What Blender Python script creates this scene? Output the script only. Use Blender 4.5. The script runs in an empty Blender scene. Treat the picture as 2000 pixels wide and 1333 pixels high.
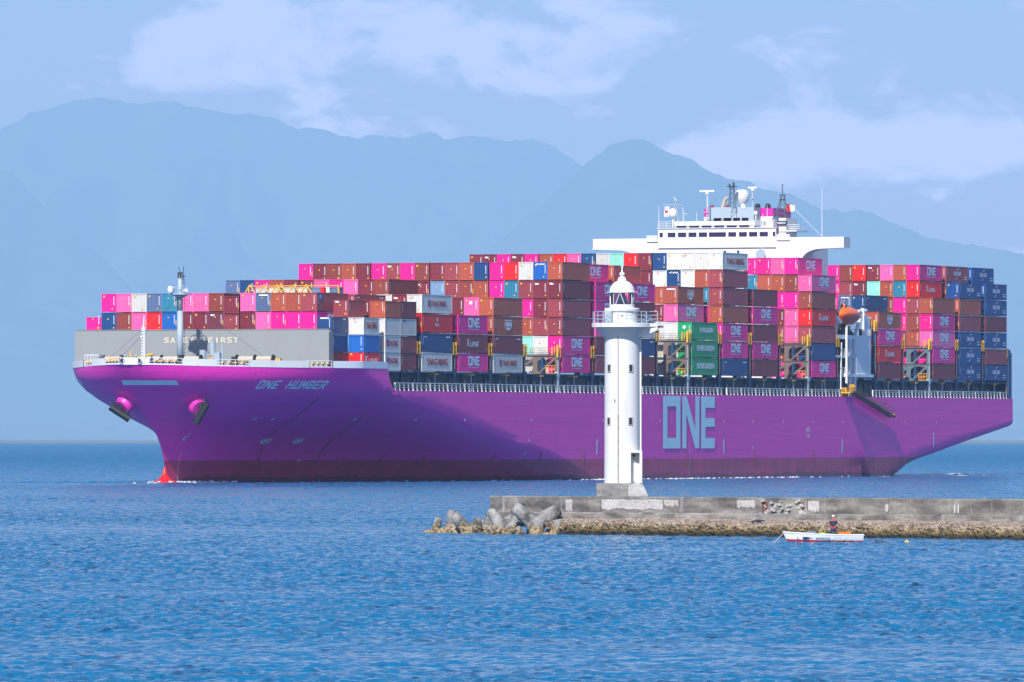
import bpy, bmesh, math, random
import numpy as np
from mathutils import Vector, Matrix, noise as mn
S = bpy.context.scene
COL = S.collection
R = math.radians

# ------------------------------------------------------------------ camera
CAM_H = 6.6
cam = bpy.data.cameras.new('camera'); co = bpy.data.objects.new('camera', cam); COL.objects.link(co)
co.location = (0, 0, CAM_H); co.rotation_euler = (R(90), 0, 0)
cam.sensor_width = 36; cam.lens = 17100 / 2000 * 36; cam.shift_y = 0.0949
cam.clip_start = 1; cam.clip_end = 300000
S.camera = co

# ------------------------------------------------------------------ light
SUN_AZ, SUN_EL = R(196.4), R(42)       # compass style: clockwise from +Y, seen from above
d = Vector((math.sin(SUN_AZ) * math.cos(SUN_EL), math.cos(SUN_AZ) * math.cos(SUN_EL), math.sin(SUN_EL)))
sun = bpy.data.lights.new('sun', 'SUN'); so = bpy.data.objects.new('sun', sun); COL.objects.link(so)
sun.energy = 5.0; sun.angle = R(0.5); sun.color = (1.0, 0.975, 0.945)
so.rotation_euler = d.to_track_quat('Z', 'Y').to_euler(); so.location = (0, 0, 500)

W = bpy.data.worlds.new("World"); S.world = W; W.use_nodes = True
nt = W.node_tree; nt.nodes.clear()
def N(t, ty, **kw):
    n = t.nodes.new(ty)
    for k, v in kw.items():
        if k.startswith('_'): setattr(n, k[1:], v)
        else: n.inputs[k].default_value = v
    return n
sky = N(nt, 'ShaderNodeTexSky', _sky_type='NISHITA', _sun_disc=False, _sun_elevation=SUN_EL, _sun_rotation=SUN_AZ,
        _air_density=1.0, _dust_density=0.6, _ozone_density=2.0)
bg = N(nt, 'ShaderNodeBackground', Strength=0.08)
out = nt.nodes.new('ShaderNodeOutputWorld')
def math_(t, op, a, b=None, c=None, clamp=False):
    n = t.nodes.new('ShaderNodeMath'); n.operation = op; n.use_clamp = clamp
    for i, v in enumerate((a, b, c)):
        if v is None: continue
        if isinstance(v, (int, float)): n.inputs[i].default_value = v
        else: t.links.new(v, n.inputs[i])
    return n.outputs[0]
tc = nt.nodes.new('ShaderNodeTexCoord')
sep = nt.nodes.new('ShaderNodeSeparateXYZ'); nt.links.new(tc.outputs['Generated'], sep.inputs[0])
mp = N(nt, 'ShaderNodeMapping', Scale=(1, 1, 1.9)); nt.links.new(tc.outputs['Generated'], mp.inputs[0])
nz = N(nt, 'ShaderNodeTexNoise', Scale=70.0, Detail=10.0, Roughness=0.6, Distortion=0.35); nt.links.new(mp.outputs[0], nz.inputs[0])
nz2 = N(nt, 'ShaderNodeTexNoise', Scale=24.0, Detail=4.0, Roughness=0.5); nt.links.new(mp.outputs[0], nz2.inputs[0])
def blob(cx, cz, rx, rz, s):
    a = math_(nt, 'DIVIDE', math_(nt, 'SUBTRACT', sep.outputs[0], cx), rx)
    b = math_(nt, 'DIVIDE', math_(nt, 'SUBTRACT', sep.outputs[2], cz), rz)
    q = math_(nt, 'ADD', math_(nt, 'MULTIPLY', a, a), math_(nt, 'MULTIPLY', b, b))
    return math_(nt, 'MULTIPLY', math_(nt, 'POWER', 2.718, math_(nt, 'MULTIPLY', q, -1.0)), s)
CL = [(0.034, 0.0325, 0.010, 0.0040, .50), (0.049, 0.0340, 0.013, 0.0050, .48), (0.024, 0.0305, 0.008, 0.0028, .35),
      (-0.008, 0.0344, 0.0045, 0.0015, .38), (0.010, 0.0470, 0.018, 0.0042, .40), (-0.030, 0.0460, 0.026, 0.0050, .34),
      (-0.050, 0.0420, 0.012, 0.0040, .22), (0.020, 0.0400, 0.05, 0.0018, .12)]
acc = None
for c in CL:
    o = blob(*c); acc = o if acc is None else math_(nt, 'ADD', acc, o)
gen = math_(nt, 'SUBTRACT', math_(nt, 'MULTIPLY', math_(nt, 'SUBTRACT', nz2.outputs[0], 0.46), 0.9), math_(nt, 'MULTIPLY', math_(nt, 'MAXIMUM', math_(nt, 'SUBTRACT', sep.outputs[2], 0.06), 0.0), 6.0))
tot = math_(nt, 'ADD', math_(nt, 'ADD', acc, math_(nt, 'MULTIPLY', nz.outputs[0], 2.3)), gen)
mr = N(nt, 'ShaderNodeMapRange', _interpolation_type='SMOOTHSTEP'); mr.inputs['From Min'].default_value = 1.24; mr.inputs['From Max'].default_value = 1.62
nt.links.new(tot, mr.inputs['Value'])
mx = nt.nodes.new('ShaderNodeMix'); mx.data_type = 'RGBA'
nt.links.new(math_(nt, 'MULTIPLY', mr.outputs[0], 0.9), mx.inputs[0]); 
tint = nt.nodes.new('ShaderNodeMix'); tint.data_type = 'RGBA'; tint.blend_type = 'MULTIPLY'; tint.inputs[0].default_value = 1.0
nt.links.new(sky.outputs[0], tint.inputs[6])
hzf = N(nt, 'ShaderNodeMapRange', _interpolation_type='SMOOTHSTEP'); hzf.inputs['From Min'].default_value = 0.05; hzf.inputs['From Max'].default_value = 0.22
nt.links.new(sep.outputs[2], hzf.inputs['Value'])
tcol = nt.nodes.new('ShaderNodeMix'); tcol.data_type = 'RGBA'; tcol.inputs[6].default_value = (1.03, 0.73, .80, 1); tcol.inputs[7].default_value = (0.80, 0.92, 1.22, 1)
nt.links.new(hzf.outputs[0], tcol.inputs[0]); nt.links.new(tcol.outputs[2], tint.inputs[7])
nt.links.new(tint.outputs[2], mx.inputs[6])
mx.inputs[7].default_value = (19.5, 15.0, 15.2, 1)
nt.links.new(mx.outputs[2], bg.inputs[0]); nt.links.new(bg.outputs[0], out.inputs[0])

S.view_settings.view_transform = 'Standard'; S.view_settings.look = 'None'
S.view_settings.exposure = 0.48; S.view_settings.gamma = 1.0
S.render.engine = 'CYCLES'
S.cycles.use_denoising = True
S.cycles.max_bounces = 6; S.cycles.volume_bounces = 0
S.cycles.sample_clamp_indirect = 6

# ------------------------------------------------------------------ helpers
def tag(o, label=None, cat=None, group=None, kind=None):
    for k, v in (('label', label), ('category', cat), ('group', group), ('kind', kind)):
        if v: o[k] = v
    return o
def new_mat(name):
    m = bpy.data.materials.new(name); m.use_nodes = True
    t = m.node_tree; return m, t, t.nodes['Principled BSDF']
def lin(r, g, b):
    f = lambda c: (c / 255) / 12.92 if c / 255 <= 0.04045 else (((c / 255) + 0.055) / 1.055) ** 2.4
    return (f(r), f(g), f(b), 1)
class MB:
    """collects shapes for ONE mesh"""
    def __init__(s): s.v = []; s.f = []; s.m = []
    def add(s, vs, fs, m=0):
        b = len(s.v); s.v.extend([tuple(v) for v in vs]); s.f.extend([tuple(b + i for i in f) for f in fs]); s.m.extend([m] * len(fs)); return s
    def box(s, x0, x1, y0, y1, z0, z1, m=0):
        return s.add([(x0,y0,z0),(x1,y0,z0),(x1,y1,z0),(x0,y1,z0),(x0,y0,z1),(x1,y0,z1),(x1,y1,z1),(x0,y1,z1)],
                     [(0,3,2,1),(4,5,6,7),(0,1,5,4),(1,2,6,5),(2,3,7,6),(3,0,4,7)], m)
    def tube(s, a, b, r, r2=None, n=8, m=0, cap=True):
        a = Vector(a); b = Vector(b); r2 = r if r2 is None else r2
        z = (b - a).normalized(); x = z.orthogonal().normalized(); y = z.cross(x)
        vs = []
        for p, q in ((a, r), (b, r2)):
            for i in range(n):
                t = 2 * math.pi * i / n; vs.append(p + x * (q * math.cos(t)) + y * (q * math.sin(t)))
        fs = [(i, (i + 1) % n, n + (i + 1) % n, n + i) for i in range(n)]
        if cap: fs += [tuple(range(n - 1, -1, -1)), tuple(range(n, 2 * n))]
        return s.add(vs, fs, m)
    def lathe(s, prof, c=(0, 0, 0), n=24, m=0):
        vs = []; fs = []
        for r, z in prof:
            for i in range(n):
                t = 2 * math.pi * i / n; vs.append((c[0] + r * math.cos(t), c[1] + r * math.sin(t), c[2] + z))
        for j in range(len(prof) - 1):
            for i in range(n):
                k = (i + 1) % n; fs.append((j*n+i, j*n+k, (j+1)*n+k, (j+1)*n+i))
        fs.append(tuple(range(n - 1, -1, -1))); fs.append(tuple(range((len(prof)-1)*n, len(prof)*n)))
        return s.add(vs, fs, m)
    def prism(s, pts, axis, a, b, m=0):
        """polygon pts (2-D) extruded along axis 'x','y','z' from a to b"""
        def P(p, q):
            return {'x': (q, p[0], p[1]), 'y': (p[0], q, p[1]), 'z': (p[0], p[1], q)}[axis]
        n = len(pts); vs = [P(p, a) for p in pts] + [P(p, b) for p in pts]
        fs = [(i, (i + 1) % n, n + (i + 1) % n, n + i) for i in range(n)] + [tuple(range(n - 1, -1, -1)), tuple(range(n, 2 * n))]
        return s.add(vs, fs, m)
    def build(s, name, mats, parent=None, loc=(0, 0, 0), rotz=0, smooth=False, fix=True):
        me = bpy.data.meshes.new(name); me.from_pydata(s.v, [], s.f)
        if not isinstance(mats, (list, tuple)): mats = [mats]
        for m in mats: me.materials.append(m)
        me.polygons.foreach_set('material_index', s.m)
        if fix:
            b = bmesh.new(); b.from_mesh(me); bmesh.ops.recalc_face_normals(b, faces=b.faces); b.to_mesh(me); b.free()
        if smooth: me.polygons.foreach_set('use_smooth', [True] * len(me.polygons))
        me.update()
        o = bpy.data.objects.new(name, me); COL.objects.link(o)
        o.location = loc; o.rotation_euler = (0, 0, rotz)
        if parent: o.parent = parent
        return o
def empty(name, loc=(0, 0, 0), rotz=0, parent=None):
    o = bpy.data.objects.new(name, None); COL.objects.link(o); o.location = loc; o.rotation_euler = (0, 0, rotz)
    o.empty_display_size = 0.5
    if parent: o.parent = parent
    return o
def grid_mesh(name, X, Y, Z, mat, smooth=True):
    r, c = X.shape
    v = np.stack([X, Y, Z], -1).reshape(-1, 3)
    i = np.arange(r * c).reshape(r, c)
    q = np.stack([i[:-1, :-1], i[:-1, 1:], i[1:, 1:], i[1:, :-1]], -1).reshape(-1, 4)
    me = bpy.data.meshes.new(name)
    me.vertices.add(len(v)); me.vertices.foreach_set('co', v.astype(np.float32).ravel())
    me.loops.add(q.size); me.loops.foreach_set('vertex_index', q.astype(np.int32).ravel())
    me.polygons.add(len(q)); me.polygons.foreach_set('loop_start', np.arange(0, q.size, 4, dtype=np.int32))
    me.polygons.foreach_set('loop_total', np.full(len(q), 4, dtype=np.int32))
    me.polygons.foreach_set('use_smooth', np.full(len(q), smooth))
    me.update(calc_edges=True); me.materials.append(mat)
    o = bpy.data.objects.new(name, me); COL.objects.link(o); return o

# ------------------------------------------------------------------ sea
m_sea, t, p = new_mat('sea_water')
p.inputs['Base Color'].default_value = (0.004, 0.125, 0.27, 1)
p.inputs['Roughness'].default_value = 0.06; p.inputs['IOR'].default_value = 1.33
geo = t.nodes.new('ShaderNodeNewGeometry')
mpw = N(t, 'ShaderNodeMapping', Scale=(1.0, 0.55, 1.0)); t.links.new(geo.outputs['Position'], mpw.inputs[0])
w1 = N(t, 'ShaderNodeTexNoise', Scale=3.4, Detail=5.0, Roughness=0.62); t.links.new(mpw.outputs[0], w1.inputs[0])
w2 = N(t, 'ShaderNodeTexNoise', Scale=0.16, Detail=4.0, Roughness=0.6); t.links.new(mpw.outputs[0], w2.inputs[0])
mp3 = N(t, 'ShaderNodeMapping', Scale=(0.16, 1.0, 1.0)); t.links.new(geo.outputs['Position'], mp3.inputs[0])
w3 = N(t, 'ShaderNodeTexNoise', Scale=0.03, Detail=3.0, Roughness=0.55); t.links.new(mp3.outputs[0], w3.inputs[0])
b1 = N(t, 'ShaderNodeBump', Distance=0.20); t.links.new(w1.outputs[0], b1.inputs['Height'])
mr3 = N(t, 'ShaderNodeMapRange'); mr3.inputs['From Min'].default_value = 0.36; mr3.inputs['From Max'].default_value = 0.66
mr3.inputs['To Min'].default_value = 0.95; mr3.inputs['To Max'].default_value = 0.45
t.links.new(w3.outputs[0], mr3.inputs[0]); t.links.new(mr3.outputs[0], b1.inputs['Strength'])
b2 = N(t, 'ShaderNodeBump', Distance=4.5, Strength=1.0); t.links.new(w2.outputs[0], b2.inputs['Height']); t.links.new(b2.outputs[0], b1.inputs['Normal'])
t.links.new(b1.outputs[0], p.inputs['Normal'])
sy = t.nodes.new('ShaderNodeSeparateXYZ'); t.links.new(geo.outputs['Position'], sy.inputs[0])
rgh = N(t, 'ShaderNodeMapRange'); rgh.inputs['From Min'].default_value = 500; rgh.inputs['From Max'].default_value = 2600; rgh.inputs['To Min'].default_value = .06; rgh.inputs['To Max'].default_value = .42
t.links.new(sy.outputs[1], rgh.inputs[0]); t.links.new(rgh.outputs[0], p.inputs['Roughness'])

rng = np.random.default_rng(7)
def waves(X, Y):
    Z = np.zeros_like(X)
    for i in range(46):
        L = 0.28 * (1.7 / 0.28) ** (i / 45.0)
        th = R(-100) + rng.normal(0, 0.8)
        k = 2 * math.pi / L; a = 0.0098 * L ** 0.9
        ph = rng.uniform(0, 6.28)
        g = 1 + 0.5 * np.sin(X * (0.05 + 0.03 * math.sin(i)) + Y * 0.031 + i)
        s = np.sin(k * (math.cos(th) * X + math.sin(th) * Y) + ph + 0.7 * np.sin(X * 0.11 + i) + 0.6 * np.sin(Y * 0.05 + 2 * i))
        Z += a * g * (s + 0.25 * (s * s - 0.5))
    return Z
yy = [165.0]
while yy[-1] < 11300:
    y = yy[-1]; yy.append(y + (0.30 if y < 225 else 0.19 if y < 340 else 0.19 + (y - 340) * 0.0014 if y < 1500 else (y - 200) * 0.0034))
yy = np.array(yy); yy[-1] = 11300.0
ci = np.linspace(-1, 1, 530); ex = 46.0 * (np.arange(1, 121) / 120.0) ** 1.3
cc = np.concatenate([-np.ones(120), ci, np.ones(120)]); ee = np.concatenate([-ex[::-1], np.zeros(530), ex]); nc = len(cc)
Xg = yy[:, None] * 0.064 * cc[None, :] + ee[None, :]; Yg = np.repeat(yy[:, None], nc, 1)
near = yy < 2100
Zg = np.zeros_like(Xg); Zg[near] = waves(Xg[near], Yg[near]) * np.clip((2100 - yy[near]) / 900, 0, 1)[:, None]
# slicks and gusts
sl = np.sin(Yg * 0.052 + 1.3 * np.sin(Xg * 0.021 + 1.0) + 0.8 * np.sin(Yg * 0.0173)) + 0.7 * np.sin(Yg * 0.021 + Xg * 0.03 + 2.0)
Zg *= 0.92 - 0.45 * np.clip(sl - 0.75, 0, 1) + 0.18 * np.clip(-sl, 0, 1)
# beyond a mile the wind chop is carried by coarser facets of the same steepness
dyy = np.gradient(yy); rr_ = rng.normal(0, 1, (len(yy), nc // 4 + 2)); xi = np.linspace(0, nc // 4, nc)
Rf = np.array([np.interp(xi + (j % 7) * .13, np.arange(nc // 4 + 2), r_) for j, r_ in enumerate(rr_)])
Zg += Rf * np.minimum(dyy * 0.03, 0.16)[:, None] * np.clip((yy - 900) / 900, 0, 1)[:, None]
# bow wave running off to the left of the stem
Zg += 0.32 * np.exp(-((Yg - 1283 - 0.03 * (Xg + 50)) / 2.2) ** 2) * np.clip((-44 - Xg) / 14, 0, 1) * np.clip((Xg + 130) / 60, 0, 1)
fade = np.clip((46.0 - np.abs(ee)) / 6.0, 0, 1)[None, :] * np.clip((yy - 165) / 12, 0, 1)[:, None] * np.clip((11300 - yy) / 300, 0, 1)[:, None]
Zg *= fade
sea = grid_mesh('sea', Xg, Yg, Zg, m_sea)
# the calm sheet round it, joined at the seam, reaching the horizon
MBs = MB()
def XE(y): return 0.064 * y + 46.0
def q4(a, b, c, d_): MBs.add([a + (0,), b + (0,), c + (0,), d_ + (0,)], [(0, 1, 2, 3)])
q4((-16000, -3000), (16000, -3000), (16000, 165), (-16000, 165))
q4((-16000, 165), (-XE(165), 165), (-XE(11300), 11300), (-16000, 11300))
q4((XE(165), 165), (16000, 165), (16000, 11300), (XE(11300), 11300))
outer = MBs.build('sea_outer', m_sea, fix=False)
bm = bmesh.new(); bm.from_mesh(sea.data); bm.from_mesh(outer.data); bm.to_mesh(sea.data); bm.free()
om = outer.data; bpy.data.objects.remove(outer); bpy.data.meshes.remove(om)
tag(sea, kind='structure')

# ------------------------------------------------------------------ mountains and far shore
m_for, t, p = new_mat('forested_slope')
n1 = N(t, 'ShaderNodeTexNoise', Scale=0.0023, Detail=8.0, Roughness=0.65)
g = t.nodes.new('ShaderNodeNewGeometry'); t.links.new(g.outputs['Position'], n1.inputs[0])
cr = t.nodes.new('ShaderNodeValToRGB'); cr.color_ramp.elements[0].color = (0.03, 0.06, 0.028, 1); cr.color_ramp.elements[1].color = (0.09, 0.12, 0.055, 1)
cr.color_ramp.elements[0].position = .35; cr.color_ramp.elements[1].position = .65
t.links.new(n1.outputs[0], cr.inputs[0]); t.links.new(cr.outputs[0], p.inputs['Base Color']); p.inputs['Roughness'].default_value = 0.95
def ridge(name, D, prof, depth, seed, gap=0.26):
    px = np.array([a for a, _ in prof], float); py = np.array([b for _, b in prof], float)
    xs = (px - 1000) / 17100 * D; hs = (856.2 - py) / 17100 * D + CAM_H
    X = np.arange(xs.min(), xs.max(), 18.0)
    h = np.interp(X, xs, hs)
    rows = [-0.35, -0.12] + list(np.linspace(0, 1, 46))
    XX = np.repeat(X[None, :], len(rows), 0); YY = np.zeros_like(XX); ZZ = np.zeros_like(XX)
    jag = np.array([mn.fractal(Vector((x * 0.0032, seed, 0)), 0.55, 2.1, 7) for x in X]) * 26
    for j, s in enumerate(rows):
        YY[j] = D - s * depth
        if s < 0: ZZ[j] = h * (1 + s * 1.6); continue
        spur = np.array([abs(mn.fractal(Vector((x * 0.0006 + s * 0.35, s * depth * 0.00026, seed)), 0.9, 2.0, 5)) for x in X])
        f = (1 - s) ** 1.25
        ZZ[j] = (h + jag) * f * (1 - gap * 2.2 * spur * min(1, s * 5) * (1 - s * .3))
    ZZ = np.maximum(ZZ, 0.0) ; ZZ[-1] = -3
    o = grid_mesh(name, XX, YY, ZZ, m_for); tag(o, kind='structure'); return o
ridge('mountain_ridge', 56000, [(-500, 380), (-200, 300), (0, 252), (25, 240), (60, 222), (100, 219), (125, 204), (150, 193), (200, 194), (340, 202), (372, 212), (415, 217), (465, 226), (530, 228), (575, 247),
      (615, 250), (660, 270), (700, 272), (732, 262), (780, 265), (840, 267), (870, 279), (915, 267), (950, 268), (985, 273), (1040, 270), (1058, 273), (1080, 288),
      (1110, 303), (1130, 317), (1160, 335), (1250, 390), (1400, 500), (1700, 640), (2300, 760), (2600, 800)], 11000, 3.1)
ridge('mountain_peak', 49000, [(500, 840), (700, 720), (820, 620), (900, 545), (960, 480), (1020, 430), (1080, 380), (1145, 320), (1165, 303), (1195, 280), (1225, 272), (1260, 278), (1300, 293), (1350, 312),
      (1390, 333), (1450, 352), (1500, 372), (1550, 386), (1600, 408), (1680, 415), (1760, 445), (1810, 465), (1870, 480), (1950, 490), (2000, 497), (2200, 540), (2600, 650)], 9500, 9.7)
ridge('foothill', 50500, [(-900, 300), (-300, 290), (-100, 310), (0, 335), (50, 360), (80, 395), (140, 450), (200, 508), (290, 600), (380, 680), (480, 760), (600, 830)], 7000, 5.2)
m_low, t, p = new_mat('coastal_woodland')
n1 = N(t, 'ShaderNodeTexNoise', Scale=0.02, Detail=5.0); g = t.nodes.new('ShaderNodeNewGeometry'); t.links.new(g.outputs['Position'], n1.inputs[0])
cr = t.nodes.new('ShaderNodeValToRGB'); cr.color_ramp.elements[0].color = (0.04, 0.07, 0.03, 1); cr.color_ramp.elements[1].color = (0.10, 0.12, 0.07, 1)
t.links.new(n1.outputs[0], cr.inputs[0]); t.links.new(cr.outputs[0], p.inputs['Base Color']); p.inputs['Roughness'].default_value = 0.95
X = np.arange(-9000, 9000, 12.0)
hh = np.array([max(12, 56 + 50 * mn.fractal(Vector((x * 0.0012, 2.2, 0)), 0.9, 2.0, 5)) for x in X])
rows = [(11700, 0.0), (40600, 0.02), (40800, .7), (41100, 1.0), (43500, .9), (52000, 1.1)]
lo = grid_mesh('hills', np.repeat(X[None], 6, 0), np.array([[y] * len(X) for y, _ in rows]), np.array([hh * f - (2 if f == 0 else 0) for _, f in rows]), m_low)
tag(lo, kind='structure')
m_sand, t, p = new_mat('shore_sand'); p.inputs['Base Color'].default_value = (0.15, 0.14, 0.13, 1); p.inputs['Roughness'].default_value = .9
hb = np.array([2.4 + 1.8 * mn.fractal(Vector((x * 0.01, 7.2, 0)), 0.9, 2.0, 5) for x in X])
sh = grid_mesh('beach', np.repeat(X[None], 4, 0), np.array([[y] * len(X) for y in (11280, 11350, 11420, 11720)]), np.array([hb * 0 - 1, hb * .7, hb, hb * 0 + 1.2]), m_sand)
tag(sh, kind='structure')

# ------------------------------------------------------------------ painted surfaces
def noise_col(t, scale, lo, hi, detail=4, obj=True, sx=(1, 1, 1)):
    tcn = t.nodes.new('ShaderNodeTexCoord'); mpn = N(t, 'ShaderNodeMapping', Scale=sx)
    t.links.new(tcn.outputs['Object'], mpn.inputs[0])
    n = N(t, 'ShaderNodeTexNoise', Scale=scale, Detail=detail, Roughness=0.6); t.links.new(mpn.outputs[0], n.inputs[0])
    m = N(t, 'ShaderNodeMapRange'); m.inputs['From Min'].default_value = lo; m.inputs['From Max'].default_value = hi
    t.links.new(n.outputs[0], m.inputs[0]); return m.outputs[0]
def mixc(t, fac, a, b, blend='MIX'):
    m = t.nodes.new('ShaderNodeMix'); m.data_type = 'RGBA'; m.blend_type = blend
    for i, v in ((0, fac), (6, a), (7, b)):
        if isinstance(v, (int, float, tuple)): m.inputs[i].default_value = v
        else: t.links.new(v, m.inputs[i])
    return m.outputs[2]
def paint(name, col, rough=0.5, rust=0.25, dirt=0.25, scale=0.9, rustcol=(0.16, 0.06, 0.03, 1), vary=0.0, metallic=0.0):
    m, t, p = new_mat(name)
    c = col
    if vary:
        oi = t.nodes.new('ShaderNodeObjectInfo')
        v = N(t, 'ShaderNodeMapRange'); v.inputs['To Min'].default_value = 1 - vary; v.inputs['To Max'].default_value = 1 + vary
        t.links.new(oi.outputs['Random'], v.inputs[0])
        hs = N(t, 'ShaderNodeHueSaturation', Color=col); t.links.new(v.outputs[0], hs.inputs['Value'])
        c = hs.outputs[0]
    if dirt:
        d_ = noise_col(t, scale * 0.6, 0.45, 0.75, sx=(1, 1, .45))
        c = mixc(t, math_(t, 'MULTIPLY', d_, dirt, clamp=True), c, tuple(x * 0.55 + 0.03 for x in col[:3]) + (1,))
    if rust:
        r_ = noise_col(t, scale * 2.2, 0.62, 0.74, 6, sx=(1, 1, .3))
        c = mixc(t, math_(t, 'MULTIPLY', r_, rust, clamp=True), c, rustcol)
    if isinstance(c, tuple): p.inputs['Base Color'].default_value = c
    else: t.links.new(c, p.inputs['Base Color'])
    p.inputs['Roughness'].default_value = rough; p.inputs['Metallic'].default_value = metallic
    return m
PM = {k: paint('paint_' + n, c, 0.48, ru, 0.3, vary=0.12) for k, n, c, ru in (
    ('m', 'magenta', (0.78, 0.004, 0.27, 1), .1), ('p', 'pink', (0.82, 0.12, 0.36, 1), .15), ('u', 'purple', (0.36, 0.02, 0.30, 1), .1),
    ('r', 'maroon', (0.225, 0.026, 0.042, 1), .3), ('d', 'dark_maroon', (0.17, 0.035, 0.06, 1), .2), ('n', 'brown', (0.29, 0.055, 0.04, 1), .35),
    ('o', 'orange_brown', (0.43, 0.088, 0.045, 1), .3), ('e', 'rose', (0.33, 0.055, 0.07, 1), .25), ('R', 'red', (0.78, 0.012, 0.018, 1), .1),
    ('b', 'navy', (0.012, 0.065, 0.21, 1), .2), ('B', 'blue', (0.01, 0.13, 0.46, 1), .15), ('s', 'slate_blue', (0.11, 0.16, 0.30, 1), .3),
    ('k', 'steel_blue', (0.20, 0.33, 0.50, 1), .3), ('w', 'white', (0.62, 0.615, 0.585, 1), .95), ('l', 'light_grey', (0.48, 0.53, 0.58, 1), .3),
    ('t', 'teal', (0.03, 0.22, 0.34, 1), .2), ('g', 'mint', (0.28, 0.66, 0.53, 1), .2), ('G', 'green', (0.015, 0.36, 0.13, 1), .1),
    ('F', 'dark_green', (0.01, 0.17, 0.085, 1), .15), ('i', 'indigo', (0.075, 0.035, 0.085, 1), .15), ('C', 'royal_blue', (0.006, 0.07, 0.26, 1), .12))}
PNAME = {'m': 'magenta', 'p': 'pink', 'u': 'purple', 'r': 'maroon', 'd': 'dark maroon', 'n': 'brown', 'o': 'orange-brown', 'e': 'rose red', 'R': 'bright red',
         'b': 'navy blue', 'B': 'bright blue', 's': 'slate blue', 'k': 'steel blue', 'w': 'white', 'l': 'pale grey', 't': 'teal', 'g': 'mint green', 'G': 'bright green',
         'F': 'dark green', 'i': 'dark plum', 'C': 'deep blue'}
m_white = paint('white_paint', (0.72, 0.72, 0.71, 1), .45, .22, .12, .5)
m_mark = paint('white_lettering', (0.80, 0.82, 0.84, 1), .5, 0, .1)
m_cyan = paint('pale_blue_lettering', (0.60, 0.88, 0.96, 1), .5, 0, .1)
m_wine = paint('wine_lettering', (0.48, 0.0, 0.04, 1), .5, 0, .1)
m_yel = paint('yellow_paint', (0.80, 0.42, 0.01, 1), .5, .15, .15)
m_ora = paint('orange_paint', (0.85, 0.20, 0.02, 1), .5, .1, .1)
m_dark = paint('dark_steel_and_shade', (0.02, 0.022, 0.03, 1), .6, 0, .1)  # also painted shade for the wall-foot hollow and lighthouse window slots
m_lat = paint('lattice_grey', (0.10, 0.12, 0.15, 1), .5, 0, .1)
m_deckb = paint('deck_blue_steel', (0.006, 0.048, 0.13, 1), .5, .12, .3, .5)
m_beige = paint('primer_steel', (0.17, 0.115, 0.09, 1), .6, .25, .3, .8)
m_grey = paint('grey_paint', (0.27, 0.285, 0.28, 1), .55, .06, .2, .25)
m_mast = paint('mast_grey', (0.34, 0.42, 0.48, 1), .5, .1, .15)
m_bg = paint('shade_tinted_white', (0.78, 0.82, 0.88, 1), .5, .06, .1, .5)  # white paint with the blue of its shaded side mixed into the colour
m_mag = PM['m']
m_rope = paint('cream_rope', (0.50, 0.42, 0.32, 1), .9, 0, .1)
m_black = paint('black_paint', (0.012, 0.013, 0.018, 1), .5, 0, 0)
m_glass, t, p = new_mat('window_glass'); p.inputs['Base Color'].default_value = (0.035, 0.02, 0.09, 1); p.inputs['Roughness'].default_value = 0.08; p.inputs['Metallic'].default_value = .3

def text_mesh(s, height, font_bold=0.0, width=None, shear=0.0, spacing=1.0):
    """glyph outlines as a flat mesh in x/z, lower left at the origin: (verts, faces, width)"""
    cu = bpy.data.curves.new('tmp', 'FONT'); cu.body = s; cu.size = 1; cu.offset = font_bold; cu.resolution_u = 2; cu.shear = shear; cu.space_character = spacing
    o = bpy.data.objects.new('tmp', cu); me = bpy.data.meshes.new_from_object(o)
    vs = [v.co.copy() for v in me.vertices]; fs = [tuple(f.vertices) for f in me.polygons]
    bpy.data.objects.remove(o); bpy.data.curves.remove(cu); bpy.data.meshes.remove(me)
    x0 = min(v.x for v in vs); x1 = max(v.x for v in vs); y0 = min(v.y for v in vs); y1 = max(v.y for v in vs)
    k = height / (y1 - y0); kx = k if width is None else width / (x1 - x0)
    return [((v.x - x0) * kx, (v.y - y0) * k) for v in vs], fs, (x1 - x0) * kx
def block_one(h, w):
    """the squared O N E of the hull and the boxes, in unit metres: list of polygons"""
    u = w / 100.0; z = h / 101.0
    P = []
    def rc(a, b, c, d_): P.append([(a*u, c*z), (b*u, c*z), (b*u, d_*z), (a*u, d_*z)])
    rc(0, 8.6, 0, 101); rc(25, 33.6, 0, 101); rc(8.6, 25, 0, 20); rc(8.6, 25, 81, 101)
    P.append([(37*u, 0), (45*u, 0), (45*u, 66*z), (44.9*u, 101*z), (37*u, 101*z)])
    P.append([(62*u, 0), (70*u, 0), (70*u, 101*z), (62*u, 101*z), (62*u, 38*z)])
    P.append([(45*u, 66*z), (62*u, 0), (62*u, 38*z), (44.9*u, 101*z)])
    rc(73.4, 82, 0, 101); rc(82, 100, 0, 20); rc(82, 100, 42, 59); rc(82, 100, 79, 101)
    return P
# ------------------------------------------------------------------ the ship's frame
SH_A = 0.3752; sA, cA = math.sin(SH_A), math.cos(SH_A)
SX, SY = -13.56, 1321.3              # front port corner of the container block
HBM = 22.45                          # half breadth of the container block
def world(u, v, z=0.0): return Vector((SX + u * sA - v * cA, SY + u * cA + v * sA, z))
ROT = math.pi / 2 - SH_A             # local x runs aft, local y to starboard
ship = empty('container_ship', world(0, HBM, 0), ROT)
tag(ship, 'long purple container ship with white bridge, steaming behind the lighthouse', 'ship')
HB = 22.9                            # hull half breadth

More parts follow.
